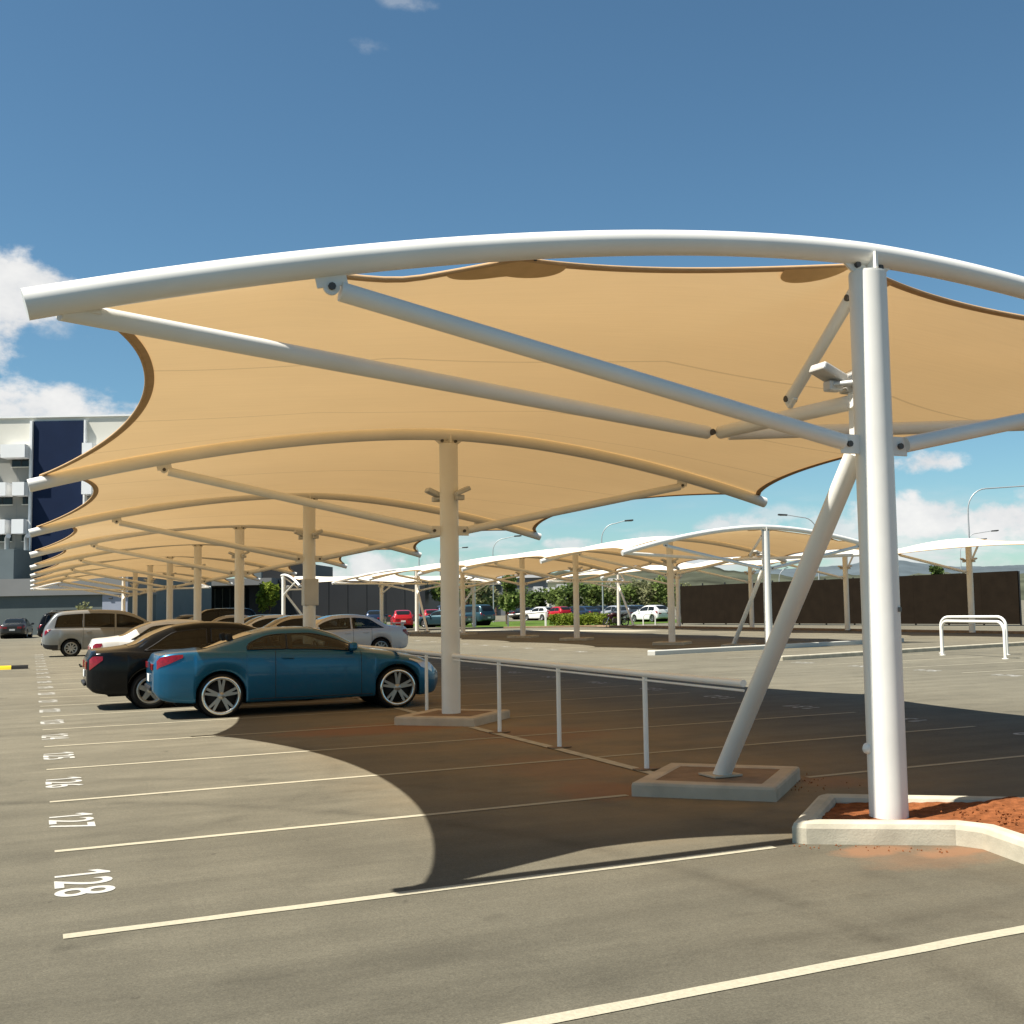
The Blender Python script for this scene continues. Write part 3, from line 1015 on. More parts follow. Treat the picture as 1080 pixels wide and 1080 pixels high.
# ------------------------------------------------------------------ white tube hoops over the right aisle
def hoop(p, q, h, label):
    p, q = Vector((*p, 0)), Vector((*q, 0))
    d = (q - p).normalized()
    rr = .28
    path = [p, p + Vector((0, 0, h - rr))]
    for k in range(1, 9):
        a = math.pi / 2 * k / 8
        path.append(p + d * rr * (1 - math.cos(a)) + Vector((0, 0, h - rr + rr * math.sin(a))))
    for k in range(0, 9):
        a = math.pi / 2 * k / 8
        path.append(q - d * rr * (1 - math.sin(a)) + Vector((0, 0, h - rr + rr * math.cos(a))))
    path.append(q)
    mb = MB().tube([x - p for x in path], .045, 14)
    for e in (p, q): mb.lathe([(.09, 0.0), (.09, .012), (.045, .014)], 14, 'Z', tuple(e - p))
    o = mb.build('barrier_hoop', M['white'])
    o.location = p
    tag(o, label, 'barrier hoop', 'white barrier hoops')
hoop((25.05, 27.25), (24.65, 24.35), 1.03, 'nearer white tube hoop of the pair standing in the sunlit aisle')
hoop((25.9, 28.2), (26.4, 26.0), 1.13, 'farther white tube hoop of the pair, half behind the nearer one')

# ------------------------------------------------------------------ vehicles
def pchip(pts):
    xs = np.array([p[0] for p in pts], float)
    ys = np.array([p[1] for p in pts], float)
    h = np.diff(xs)
    dl = np.diff(ys) / h
    n = len(xs)
    d = np.zeros(n)
    for i in range(1, n - 1):
        if dl[i - 1] * dl[i] > 0:
            w1, w2 = 2 * h[i] + h[i - 1], h[i] + 2 * h[i - 1]
            d[i] = (w1 + w2) / (w1 / dl[i - 1] + w2 / dl[i])
    d[0], d[-1] = dl[0], dl[-1]
    def f(x):
        x = min(max(x, xs[0]), xs[-1])
        i = min(n - 2, int(np.searchsorted(xs, x, 'right') - 1))
        t = (x - xs[i]) / h[i]
        return ((1 + 2 * t) * (1 - t) ** 2 * ys[i] + t * (1 - t) ** 2 * h[i] * d[i] + t * t * (3 - 2 * t) * ys[i + 1] + t * t * (t - 1) * h[i] * d[i + 1])
    return f
# profiles run from the tail (x = 0) to the nose; metres
SPECS = {
 'coupe': dict(L=4.68, W=.925, tumble=.50, wb=(1.0, 3.86), wr=.345, arch=.385, low=.20,
    top=[(0, .90), (.06, 1.02), (.35, 1.05), (.72, 1.085), (1.1, 1.20), (1.5, 1.32), (1.95, 1.395), (2.35, 1.40), (2.75, 1.31), (3.1, 1.15), (3.34, 1.04), (3.8, .965), (4.25, .87), (4.55, .74), (4.68, .62)],
    belt=[(0, .85), (.1, .975), (.5, 1.02), (1.2, 1.015), (2.4, .985), (3.3, .935), (3.9, .85), (4.4, .73), (4.68, .56)],
    hw=[(0, .70), (.08, .80), (.3, .885), (.8, .925), (2.5, .915), (3.9, .92), (4.3, .86), (4.55, .70), (4.68, .50)],
    lowp=[(0, .42), (.12, .30), (.5, .24), (1.5, .21), (3.3, .21), (4.2, .19), (4.55, .22), (4.68, .34)],
    side=[(1.40, 2.02, 'r'), (2.04, 3.08, 'f')], rear=(.74, 1.50), wind=(2.50, 3.28), door=(1.84, 3.24), lamp=(.04, .42, 4.85, 6.0), head=(4.06, 4.50, 4.9, 6.1)),
 'sedan': dict(L=4.78, W=.89, tumble=.42, wb=(1.02, 3.78), wr=.325, arch=.37, low=.22,
    top=[(0, .92), (.06, 1.04), (.4, 1.075), (.72, 1.12), (1.1, 1.32), (1.5, 1.45), (2.0, 1.495), (2.5, 1.47), (2.9, 1.36), (3.25, 1.16), (3.5, 1.05), (3.9, .99), (4.35, .90), (4.66, .77), (4.78, .64)],
    belt=[(0, .86), (.1, .965), (.5, .985), (1.2, .965), (2.4, .935), (3.4, .915), (4.0, .86), (4.5, .75), (4.78, .58)],
    hw=[(0, .66), (.08, .76), (.3, .85), (.8, .885), (2.5, .89), (3.9, .885), (4.4, .82), (4.65, .68), (4.78, .48)],
    lowp=[(0, .40), (.12, .30), (.5, .25), (1.5, .22), (3.3, .22), (4.3, .20), (4.65, .24), (4.78, .36)],
    side=[(.92, 1.98, 'r'), (2.06, 3.14, 'f')], rear=(.66, 1.40), wind=(2.62, 3.42), door=(1.98, 3.2), door2=(1.34, 1.95), lamp=(.03, .24, 4.4, 5.75), head=(4.25, 4.62, 4.9, 6.1)),
 'van': dict(L=4.95, W=.92, tumble=.26, wb=(1.02, 3.95), wr=.335, arch=.385, low=.25,
    top=[(0, .92), (.05, 1.12), (.22, 1.42), (.48, 1.72), (.8, 1.80), (1.8, 1.845), (2.8, 1.80), (3.3, 1.66), (3.8, 1.40), (4.2, 1.18), (4.5, 1.04), (4.8, .86), (4.95, .70)],
    belt=[(0, .86), (.1, 1.02), (.5, 1.09), (1.5, 1.08), (3.0, 1.04), (4.0, 1.0), (4.4, .92), (4.75, .74), (4.95, .60)],
    hw=[(0, .76), (.08, .84), (.3, .90), (.8, .92), (3.5, .92), (4.3, .88), (4.75, .72), (4.95, .48)],
    lowp=[(0, .44), (.1, .33), (.4, .28), (1.5, .26), (3.4, .26), (4.5, .24), (4.95, .36)],
    side=[(.42, 1.45, 'r'), (1.50, 2.62, ''), (2.70, 3.72, 'f')], rear=(.12, .44), wind=(3.02, 4.12), door=(2.62, 3.5), door2=(1.46, 2.58), lamp=(.06, .30, 5.0, 7.0), head=(4.36, 4.78, 4.9, 6.1)),
 'suv': dict(L=4.75, W=.93, tumble=.26, wb=(.98, 3.75), wr=.37, arch=.43, low=.32,
    top=[(0, .95), (.05, 1.15), (.18, 1.5), (.40, 1.76), (.7, 1.82), (1.8, 1.84), (2.5, 1.80), (2.85, 1.68), (3.2, 1.36), (3.4, 1.20), (3.9, 1.12), (4.4, 1.03), (4.65, .88), (4.75, .74)],
    belt=[(0, .90), (.1, 1.08), (.5, 1.12), (2.0, 1.10), (3.3, 1.07), (4.0, 1.0), (4.5, .86), (4.75, .66)],
    hw=[(0, .80), (.08, .87), (.3, .92), (.8, .93), (3.8, .93), (4.4, .87), (4.65, .74), (4.75, .58)],
    lowp=[(0, .50), (.1, .42), (.5, .36), (1.5, .33), (3.4, .33), (4.3, .32), (4.75, .44)],
    side=[(.36, 1.20, 'r'), (1.26, 2.1, ''), (2.16, 3.02, 'f')], rear=(.08, .36), wind=(2.62, 3.34), door=(2.1, 3.1), door2=(1.44, 2.06), lamp=(.05, .22, 4.9, 7.0), head=(4.24, 4.6, 4.9, 6.1)),
 'hatch': dict(L=4.0, W=.85, tumble=.36, wb=(.68, 3.2), wr=.31, arch=.35, low=.2,
    top=[(0, .86), (.05, 1.02), (.2, 1.24), (.5, 1.42), (.9, 1.49), (1.6, 1.50), (2.1, 1.42), (2.5, 1.22), (2.78, 1.05), (3.2, .97), (3.65, .86), (3.9, .72), (4.0, .60)],
    belt=[(0, .80), (.1, .95), (.5, .97), (1.5, .94), (2.7, .90), (3.3, .82), (3.75, .68), (4.0, .54)],
    hw=[(0, .66), (.08, .76), (.3, .82), (.7, .85), (3.2, .845), (3.7, .76), (3.9, .64), (4.0, .46)],
    lowp=[(0, .40), (.1, .30), (.4, .25), (1.5, .21), (3.0, .21), (3.7, .20), (4.0, .34)],
    side=[(.45, 1.30, 'r'), (1.36, 2.44, 'f')], rear=(.10, .55), wind=(2.0, 2.70), door=(1.32, 2.5), lamp=(.04, .26, 4.6, 6.3), head=(3.5, 3.84, 4.9, 6.1)),
}
class Car:
    def __init__(s, kind):
        k = SPECS[kind]
        s.k = k
        s.top, s.belt, s.hw, s.lowf = (pchip(k[q]) for q in ('top', 'belt', 'hw', 'lowp'))
    def rows(s, x, arch=True):
        k = s.k
        T, B, L_, Wd = s.top(x), s.belt(x), s.lowf(x), s.hw(x)
        if arch:
            for xw in k['wb']:
                dx = abs(x - xw)
                if dx < k['arch']:
                    L_ = max(L_, k['wr'] * .98 + math.sqrt(k['arch'] ** 2 - dx ** 2))
        B = max(B, L_ + .08)
        T = max(T, B + .045)
        g = max(0.0, T - B - .10)
        gs = sstep(g / .22)
        wr = Wd - .085 - k['tumble'] * g * .92 - .02 * gs
        H = B - L_
        hood = 1 - gs
        return [(0, L_ + .03), (Wd - .24, L_ + .005), (Wd - .05, L_ + .01), (Wd - .012, L_ + .16 * H), (Wd, L_ + .5 * H), (Wd - .008, L_ + .80 * H), (Wd - .034, B),
                (Wd - .062 - .02 * hood, B + lerp(.028, .03, gs)), (lerp(Wd - .17, wr + .035, gs), lerp(B + (T - B) * .62, B + .03 + g * .86, gs)),
                (lerp(Wd - .28, wr - .035, gs), lerp(B + (T - B) * .80, T - .045, gs)), (lerp(Wd * .55, wr * .80, gs), T - lerp(.012, .014, gs)), (Wd * .3, T - .003), (0, T)]
    def at(s, x, t, arch=True, off=0.0):
        def p(t):
            q = s.rows(x, arch)
            i = min(len(q) - 2, max(0, int(math.floor(t))))
            f = t - i
            p0, p1, p2, p3 = q[max(0, i - 1)], q[i], q[i + 1], q[min(len(q) - 1, i + 2)]
            if i + 2 > len(q) - 1: p3 = (-q[-2][0], q[-2][1])
            tens = .42
            out = []
            for a in (0, 1):
                m1, m2 = (p2[a] - p0[a]) * tens, (p3[a] - p1[a]) * tens
                if i <= 1: m1, m2 = (p2[a] - p1[a]) * .9, (p2[a] - p1[a]) * .9
                out.append((2 * f ** 3 - 3 * f * f + 1) * p1[a] + (f ** 3 - 2 * f * f + f) * m1 + (-2 * f ** 3 + 3 * f * f) * p2[a] + (f ** 3 - f * f) * m2)
            return out
        y, z = p(t)
        if off:
            ya, za = p(max(0, t - .05))
            yb, zb = p(min(12, t + .05))
            ty, tz = yb - ya, zb - za
            l = math.hypot(ty, tz) or 1
            ny, nz = tz / l, -ty / l
            y, z = y + ny * off, z + nz * off
        return y, z
def car_patch(c, x0, x1, tf0, tf1, off, nx=14, nt=6, sides=(1, -1), mid=False, arch=True):
    """strip of the body skin, pushed out by off; tf0/tf1 give the row range at each x. Returns MB with both sides"""
    mb = MB()
    for sd in sides:
        vs = []
        for i in range(nx + 1):
            x = lerp(x0, x1, i / nx)
            a, b = tf0(x), tf1(x)
            for j in range(nt + 1):
                y, z = c.at(x, lerp(a, b, j / nt), arch, off)
                vs.append((x, sd * y, z))
        fs = [(i * (nt + 1) + j, (i + 1) * (nt + 1) + j, (i + 1) * (nt + 1) + j + 1, i * (nt + 1) + j + 1) for i in range(nx) for j in range(nt)]
        if sd < 0: fs = [f[::-1] for f in fs]
        mb.add(vs, fs, True)
    return mb
def wheel(root, x, y, r, w, style, out, detail):
    """out = +1/-1: side the face looks to"""
    wt = empty('wheel', (x, y, r))
    wt.parent = root
    tw = w / 2
    rr = r * (.83 if style == 'big' else .68)
    ty = MB().lathe([(rr, -tw * .8), (rr + .02, -tw), (r - .035, -tw), (r - .006, -tw * .72), (r, -tw * .3), (r, tw * .3), (r - .006, tw * .72), (r - .035, tw), (rr + .02, tw), (rr, tw * .8)], 36 if detail else 18)
    ty.build('tyre', M['tyre'], wt)
    rm = MB()
    o = out
    rm.lathe([(rr + .012, o * tw * .92), (rr - .006, o * tw * 1.0), (rr - .028, o * tw * .93), (rr - .04, o * tw * .45), (rr - .045, -o * tw * .6)], 36 if detail else 16)
    hub = .055
    rm.lathe([(.0001, o * tw * .83), (hub, o * tw * .80), (hub + .012, o * tw * .6)], 18)
    ns = {'big': 5, 'five': 5, 'multi': 9, 'steel': 7}[style]
    for k in range(ns):
        a0 = 2 * math.pi * k / ns + .3
        for da, wd in (((-.16, .026), (.16, .026)) if style == 'big' else ((0, .05 if style == 'five' else .03),)):
            r0, r1 = hub * .7, rr - .02
            p0 = Vector((math.cos(a0 + da * .35) * r0, o * tw * .78, math.sin(a0 + da * .35) * r0))
            p1 = Vector((math.cos(a0 + da) * r1, o * tw * .82, math.sin(a0 + da) * r1))
            d = (p1 - p0).normalized()
            sdv = Vector((-d.z, 0, d.x))
            yv = Vector((0, o * .03, 0))
            q = [p0 + sdv * wd * 1.0, p0 - sdv * wd * 1.0, p1 - sdv * wd * .72, p1 + sdv * wd * .72]
            rm.add([v[:] for v in q] + [(v - yv)[:] for v in q], [(0, 1, 2, 3), (0, 4, 5, 1), (1, 5, 6, 2), (2, 6, 7, 3), (3, 7, 4, 0)], False)
    rm.build('rim', M['alloy'], wt)
    if style == 'big':
        MB().lathe([(rr + .014, o * tw * .94), (rr - .002, o * tw * 1.02), (rr - .022, o * tw * .96)], 36).build('rim_lip', M['chrome'], wt)
    MB().lathe([(.0001, o * tw * .30), (rr - .035, o * tw * .30), (rr - .034, o * tw * .1)], 24).build('brake_disc', M['rimdark'], wt)
def make_car(name, kind, paint, label, cat, loc, rz, group=None, style='five', detail=True, glass='carglass', dark_lower=False, rack=False, plate=True, scale=1.04):
    c = Car(kind)
    k = c.k
    root = empty(name, (loc[0], loc[1], 0), rz)
    root.scale = (scale,) * 3
    tag(root, label, cat, group)
    L_ = k['L']
    # body skin
    step = .07 if detail else .16
    xs = set(np.linspace(0, L_, int(L_ / step) + 1).round(4))
    for q in (.02, .05, .09, .14, .2, L_ - .02, L_ - .06, L_ - .1): xs.add(round(q, 4))
    for xw in k['wb']:
        for i in range(-9, 10):
            xs.add(round(xw + k['arch'] * math.sin(i / 9 * math.pi / 2) * (.9995), 4))
        xs.add(round(xw - k['arch'] - .003, 4))
        xs.add(round(xw + k['arch'] + .003, 4))
    xs = sorted(xs)
    ts = [0, 1, 1.5, 2] + [2 + i / (3 if detail else 2) for i in range(1, (30 if detail else 20) + 1)]
    ts = [t for t in ts if t <= 12]
    nt = len(ts)
    vs = []
    for x in xs:
        half = [c.at(x, t) for t in ts]
        ring = [(x, y, z) for y, z in half] + [(x, -y, z) for y, z in half[-2:0:-1]]
        vs += ring
    rn = 2 * nt - 2
    fs = []
    def qb(x0, x1, flag, x):
        if flag == 'r':
            if kind == 'coupe': return lerp(7.42, 8.02, min(1, max(0, (x - x0) / .32)) ** .5)
            return lerp(7.14, 8.02, min(1, max(0, (x - x0) / (.50 if kind == 'sedan' else .12))) ** .75)
        return 8.02
    def hole(x, t):
        if not detail: return False
        for (x0, x1, flag) in k['side']:
            if x0 + .05 < x < x1 - .05 and 7.20 < t < qb(x0, x1, flag, x) - .10: return True
        for x0, x1 in (k['rear'], k['wind']):
            if x0 + .06 < x < x1 - .06 and t > 10.0: return True
        return False
    for i in range(len(xs) - 1):
        for j in range(rn):
            j2 = j if j < nt - 1 else rn - 1 - j
            if hole((xs[i] + xs[i + 1]) / 2, (ts[j2] + ts[j2 + 1]) / 2): continue
            fs.append((i * rn + j, i * rn + (j + 1) % rn, (i + 1) * rn + (j + 1) % rn, (i + 1) * rn + j))
    mb = MB().add(vs, fs, True)
    for base, dx in ((0, -.015), ((len(xs) - 1) * rn, .02)):
        ring = vs[base:base + rn]
        cz = sum(p[2] for p in ring) / rn
        cx = ring[0][0]
        inner = [(cx + dx, p[1] * .88, cz + (p[2] - cz) * .88) for p in ring]
        mb.add(ring + inner, [(j, (j + 1) % rn, rn + (j + 1) % rn, rn + j) for j in range(rn)], True)
        mb.add(inner, [tuple(range(rn))], False)
    body = mb.build('body', M[paint], root)
    # dark floor between the wheels
    MB().box((L_ / 2, 0, k['low'] + .06), (L_ * .86, k['W'] * 1.5, .1), None, .02).build('underbody', M['under'], root)
    for xw in k['wb']:
        MB().tube([(xw, -k['W'] + .26, k['wr']), (xw, k['W'] - .26, k['wr'])], k['arch'] - .01, 20).build('wheel_well', M['under'], root)
    # windows
    if detail: glass = 'privacy' if kind in ('van', 'suv') or paint == 'black' else 'seethrough'
    for (x0, x1, flag) in k['side']:
        a = lambda x: 7.12
        b = lambda x, x0=x0, x1=x1, flag=flag: qb(x0, x1, flag, x)
        for sd in (1, -1):
            w = car_patch(c, x0, x1, a, b, .007, 18 if detail else 8, 5 if detail else 3, (sd,)).build('side_window', M[glass], root, False)
            if detail:
                fm = car_patch(c, x0, x1, a, lambda x: min(7.26, b(x)), .003, 18, 2, (sd,))
                for q in (car_patch(c, x0, x1, lambda x: max(7.12, b(x) - .16), b, .003, 18, 2, (sd,)), car_patch(c, x0, x0 + .085, a, b, .003, 3, 5, (sd,)), car_patch(c, x1 - .085, x1, a, b, .003, 3, 5, (sd,))):
                    fm.add(q.v, q.f, True)
                fm.build('window_frame', M['trim'], w, False)
                loop = []
                for rng, fn in ((range(17), b), (range(16, -1, -1), a)):
                    for i in rng:
                        x = x0 + (x1 - x0) * i / 16
                        y, z = c.at(x, fn(x), True, .008)
                        loop.append((x, sd * y, z))
                loop.append(loop[0])
                MB().tube(loop, .009, 6, False).build('window_seal', M['trim'], w)
    for nm, (x0, x1), t0 in (('rear_window', k['rear'], 9.7), ('windscreen', k['wind'], 9.55)):
        w = car_patch(c, x0, x1, lambda x: t0, lambda x: 12, .006, 14 if detail else 6, 8 if detail else 4).build(nm, M['seethrough' if detail else 'carglass'], root, False)
        if detail:
            fm = car_patch(c, x0, x1, lambda x: t0, lambda x: 10.12, .003, 14, 3)
            for q in (car_patch(c, x0, x0 + .10, lambda x: t0, lambda x: 12, .003, 3, 8), car_patch(c, x1 - .10, x1, lambda x: t0, lambda x: 12, .003, 3, 8)):
                fm.add(q.v, q.f, True)
            fm.build('window_frame', M['trim'], w, False)
    if detail:
        xs0 = k['side'][-1][0] + .12
        zb_ = c.belt(xs0)
        for sx_ in ((xs0, xs0 - .85) if kind in ('coupe', 'sedan') else (xs0, xs0 - .95, xs0 - 1.85)):
            for sd in (.38, -.38):
                st = MB().box((sx_ - .02, sd, zb_ - .08), (.13, .46, .50), Matrix.Rotation(R(-14), 3, 'Y'), .04)
                st.box((sx_ - .13, sd, zb_ + .24), (.09, .25, .16), Matrix.Rotation(R(-8), 3, 'Y'), .03)
                st.box((sx_ + .25, sd, zb_ - .38), (.5, .46, .14), None, .04)
                st.build('seat', M['seat'], root)
        xd = k['wind'][1] - .16
        MB().box((xd - .10, 0, zb_ - .14), (.42, 1.3, .22), None, .06).build('dashboard', M['trim'], root)
        MB().lathe([(.17, -.012), (.185, 0), (.17, .012), (.16, 0), (.17, -.012)], 20, 'Y', (0, 0, 0)).build('steering_wheel', M['trim'], root).matrix_local = Matrix.Translation((xd - .48, -.36, zb_ + .0)) @ Matrix.Rotation(R(65), 4, 'Y') @ Matrix.Rotation(R(90), 4, 'X')
        MB().box((L_ * .5, 0, c.belt(L_ / 2) - .42), (L_ * .62, 1.35, .05)).build('cabin_floor', M['under'], root)
    # lamps
    x0, x1, t0, t1 = k['lamp']
    for sd in (1, -1):
        lm = car_patch(c, x0, x1, lambda x: t0 + (t1 - t0) * .62 * ((x - x0) / (x1 - x0)) ** 1.3, lambda x: t1 - .12 * ((x - x0) / (x1 - x0)), .009, 8, 5, (sd,))
        ya, za = c.at(.02, t0)
        yb, zb = c.at(.02, t1)
        ww = .30 if kind in ('coupe', 'sedan', 'hatch') else .14
        lm.box((-.012, sd * (min(ya, yb) - ww / 2 - .03), (za + zb) / 2), (.035, ww, max(.10, (zb - za) * .8)), None, .012)
        lm.build('taillight', M['red_lens'], root, False)
        x2, x3, t2, t3 = k['head']
        car_patch(c, x2, x3, lambda x: t2 + .5 * (1 - (x - x2) / (x3 - x2)), lambda x: t3, .008, 6, 4, (sd,)).build('headlight', M['clear_lens'], root, False)
    # grille and number plates
    MB().box((L_ + .008, 0, c.belt(L_) - .02), (.03, k['hw'][-1][1] * 1.5, .10), None, .01).build('grille', M['trim'], root)
    if plate:
        MB().box((-.028, 0, lerp(c.lowf(0), c.belt(0), .5)), (.012, .37, .12), None, .004).build('number_plate', M['plate'], root)
    if detail:
        MB().box((-.03, 0, c.lowf(0) + .06), (.05, 1.0, .07), None, .02).build('bumper_strip', M['trim'], root)
        # door cut lines and handles
        cuts = [k['door'][0], k['door'][1]] + ([k['door2'][0]] if 'door2' in k else [])
        for sd in (1, -1):
            for xc in cuts:
                ln = []
                for i in range(15):
                    t = lerp(2.5, 7.0, i / 14)
                    y, z = c.at(xc, t, True, .0015)
                    ln.append((xc, sd * y, z))
                MB().tube(ln, .0045, 6, False).build('door_seam', M['trim'], root)
            for xc in ([k['door'][0] + .20] + ([k['door2'][0] + .2] if 'door2' in k else [])):
                y, z = c.at(xc, 5.35, True, .012)
                MB().box((xc, sd * y, z), (.19, .03, .034), None, .012).build('door_handle', M[paint], root)
            # sill line
            ln = []
            xa, xb = k['wb'][0] + k['arch'] + .05, k['wb'][1] - k['arch'] - .05
            for i in range(13):
                x = lerp(xa, xb, i / 12)
                y, z = c.at(x, 2.55, True, .002)
                ln.append((x, sd * y, z))
            MB().tube(ln, .006, 6, False).build('sill_line', M['trim'], root)
    # mirrors
    xm = k['wind'][1] - .22
    for sd in (1, -1):
        y, z = c.at(xm, 6.6, True)
        mm = MB()
        mm.box((xm + .02, sd * (y + .12), z + .09), (.13, .21, .145), None, .045)
        mm.box((xm + .03, sd * (y + .02), z + .03), (.07, .10, .04), None, .01)
        mm.build('wing_mirror', M[paint], root)
    for xw in k['wb']:
        for sd in (1, -1):
            wheel(root, xw, sd * (k['W'] - .125), k['wr'], .22, style, sd, detail)
    if dark_lower:
        car_patch(c, .02, .55, lambda x: 2.2, lambda x: 3.3, .008, 8, 4).build('lower_bumper', M['trim'], root, False)
    if rack:
        for sd in (1, -1):
            y, z = c.at(1.4, 9.2)
            rk = MB().tube([(.65, sd * (y - .05), 1.80), (.75, sd * (y - .05), 1.90), (2.5, sd * (y - .05), 1.90), (2.6, sd * (y - .05), 1.80)], .022, 8)
            rk.build('roof_rail', M['trim'], root)
        for x in (.95, 1.6, 2.25):
            MB().tube([(x, -.68, 1.91), (x, .68, 1.91)], .02, 8).build('cross_bar', M['trim'], root)
    return root
def bay(n):
    return Y0 + (n + .5) * PITCH

make_car('parked_car', 'coupe', 'blue', 'metallic teal blue two door coupe with big chrome spoked wheels', 'car', (1.83, 20.80), R(-1.0), 'parked cars', 'big')
make_car('parked_car', 'sedan', 'black', 'black sedan parked just behind the blue coupe', 'car', (.93, 23.42), 0, 'parked cars', 'five')
w_ = make_car('parked_car', 'sedan', 'cwhite', 'white sedan with triangular red tail lamps, tail showing past the black sedan', 'car', (1.42, 33.2), 0, 'parked cars', 'multi')
MB().tube([(-.02, 0, .36), (-.22, 0, .36), (-.24, 0, .42)], .025, 8).build('tow_bar', M['trim'], w_)
make_car('parked_car', 'van', 'vansilver', 'silver people carrier with long dark side windows at the left', 'van', (.44, 53.0), 0, 'parked cars', 'multi', True, 'carglass2', True)
make_car('parked_car', 'suv', 'black', 'black four wheel drive with roof rack beyond the silver people carrier', 'car', (.38, 76.2), 0, 'parked cars', 'multi', True, 'carglass', False, True)
make_car('parked_car', 'sedan', 'charcoal', 'dark sedan seen from behind at the far left by the podium wall', 'car', at_px(13, 86.5), math.pi / 2 - .12, 'parked cars', 'multi', False)
# nose to nose on the far side of the near row
sd_ = make_car('parked_car', 'sedan', 'palesilver', 'pale silver sedan with a small boot spoiler, between second and third posts', 'car', (12.35, 41.3), math.pi, 'parked cars', 'multi')
sp = MB().box((.16, 0, 1.15), (.20, 1.25, .03), None, .012)
for s_ in (-.5, .5): sp.box((.16, s_, 1.10), (.10, .04, .10))
sp.build('boot_spoiler', M['palesilver'], sd_)
make_car('parked_car', 'sedan', 'beige', 'pale champagne sedan behind the third post, partly hidden by the silver sedan', 'car', (11.8, 46.0), math.pi, 'parked cars', 'five', False)
make_car('parked_car', 'sedan', 'cwhite', 'white sedan nose in beyond the champagne one, roof showing over the coupe', 'car', (11.7, 50.9), math.pi, 'parked cars', 'five', False)
make_car('parked_car', 'hatch', 'charcoal', 'charcoal hatchback roof showing left of the third post', 'car', (11.5, 56.0), math.pi, 'parked cars', 'five', False)
make_car('parked_car', 'sedan', 'silver', 'far silver sedan between third and fourth posts', 'car', (11.6, 61.2), math.pi, 'parked cars', 'five', False)
make_car('parked_car', 'suv', 'black', 'black wagon with dark windows left of the third post, deep in the row', 'car', (11.4, 66.0), math.pi, 'parked cars', 'five', False)
make_car('parked_car', 'sedan', 'beige', 'far champagne sedan beside the fourth post', 'car', (11.5, 71.0), math.pi, 'parked cars', 'five', False)
make_car('parked_car', 'sedan', 'grey', 'grey sedan at the far end of the near row, by the fifth post', 'car', (11.5, 78.5), math.pi, 'parked cars', 'five', False)
make_car('parked_car', 'hatch', 'cwhite', 'small white hatchback last in the near row, by the sixth post', 'car', (11.3, 84.0), math.pi, 'parked cars', 'five', False)
# beyond the middle row and across the hedge
far = [
 ('hatch', 'red', 424, 97, 1.35, 'bright red hatchback beside the white end post of the middle row'),
 ('hatch', 'red', 455, 104, 1.35, 'second red hatchback, behind the slanting stay of the middle row end post'),
 ('hatch', 'navycar', 393, 110, 1.2, 'dark blue hatchback left of the red one, before the dark building'),
 ('suv', 'navycar', 470, 112, 1.35, 'dark blue four wheel drive behind the second red hatchback'),
 ('sedan', 'tealcar', 493, 100, 2.3, 'dark teal sedan in the shade right of the second post'),
 ('suv', 'tealcar', 514, 104, 2.0, 'dark teal four wheel drive with pale bonnet lamps by the lawn'),
 ('sedan', 'cwhite', 552, 142, .1, 'white sedan beyond the lawn, left of the hedge'),
 ('hatch', 'cwhite', 580, 132, 1.9, 'white hatchback behind the left end of the hedge'),
 ('hatch', 'red', 596, 130, 1.7, 'red hatchback next to the white one behind the hedge'),
 ('hatch', 'charcoal', 615, 132, 1.8, 'charcoal hatchback behind the hedge, left of the motorbike'),
 ('sedan', 'navycar', 627, 128, 1.75, 'dark blue sedan behind the hedge, second right of the small red hatchback'),
 ('sedan', 'black', 643, 130, 1.7, 'black sedan behind the hedge, right above the motorbike'),
 ('hatch', 'silver', 656, 126, 1.7, 'silver hatchback behind the right row end post'),
 ('hatch', 'grey', 668, 116, 1.75, 'grey hatchback right of the slanting stay by the motorbike'),
 ('sedan', 'navycar', 682, 124, 1.7, 'dark blue sedan between the grey and the white hatchbacks by the wall'),
 ('hatch', 'cwhite', 698, 106, 1.75, 'white hatchback at the left end of the brown screen wall'),
 ('sedan', 'silver', 650, 148, 1.7, 'silver sedan in the far car park row behind the motorbike'),
 ('sedan', 'cwhite', 676, 146, 1.7, 'white sedan in the far car park row left of the screen wall'),
 ('hatch', 'cwhite', 664, 150, 1.7, 'far white hatchback between a silver and a white sedan'),
 ('sedan', 'grey', 690, 148, 1.7, 'far grey sedan half hidden by the white hatchback at the wall'),
 ('sedan', 'charcoal', 536, 146, .1, 'far dark sedan left of the white one beyond the lawn'),
]
for kind, pnt, px, dp, rz, lab in far:
    make_car('parked_car', kind, pnt, lab, 'car', at_px(px, dp), rz, 'cars beyond the hedge', 'five', False)

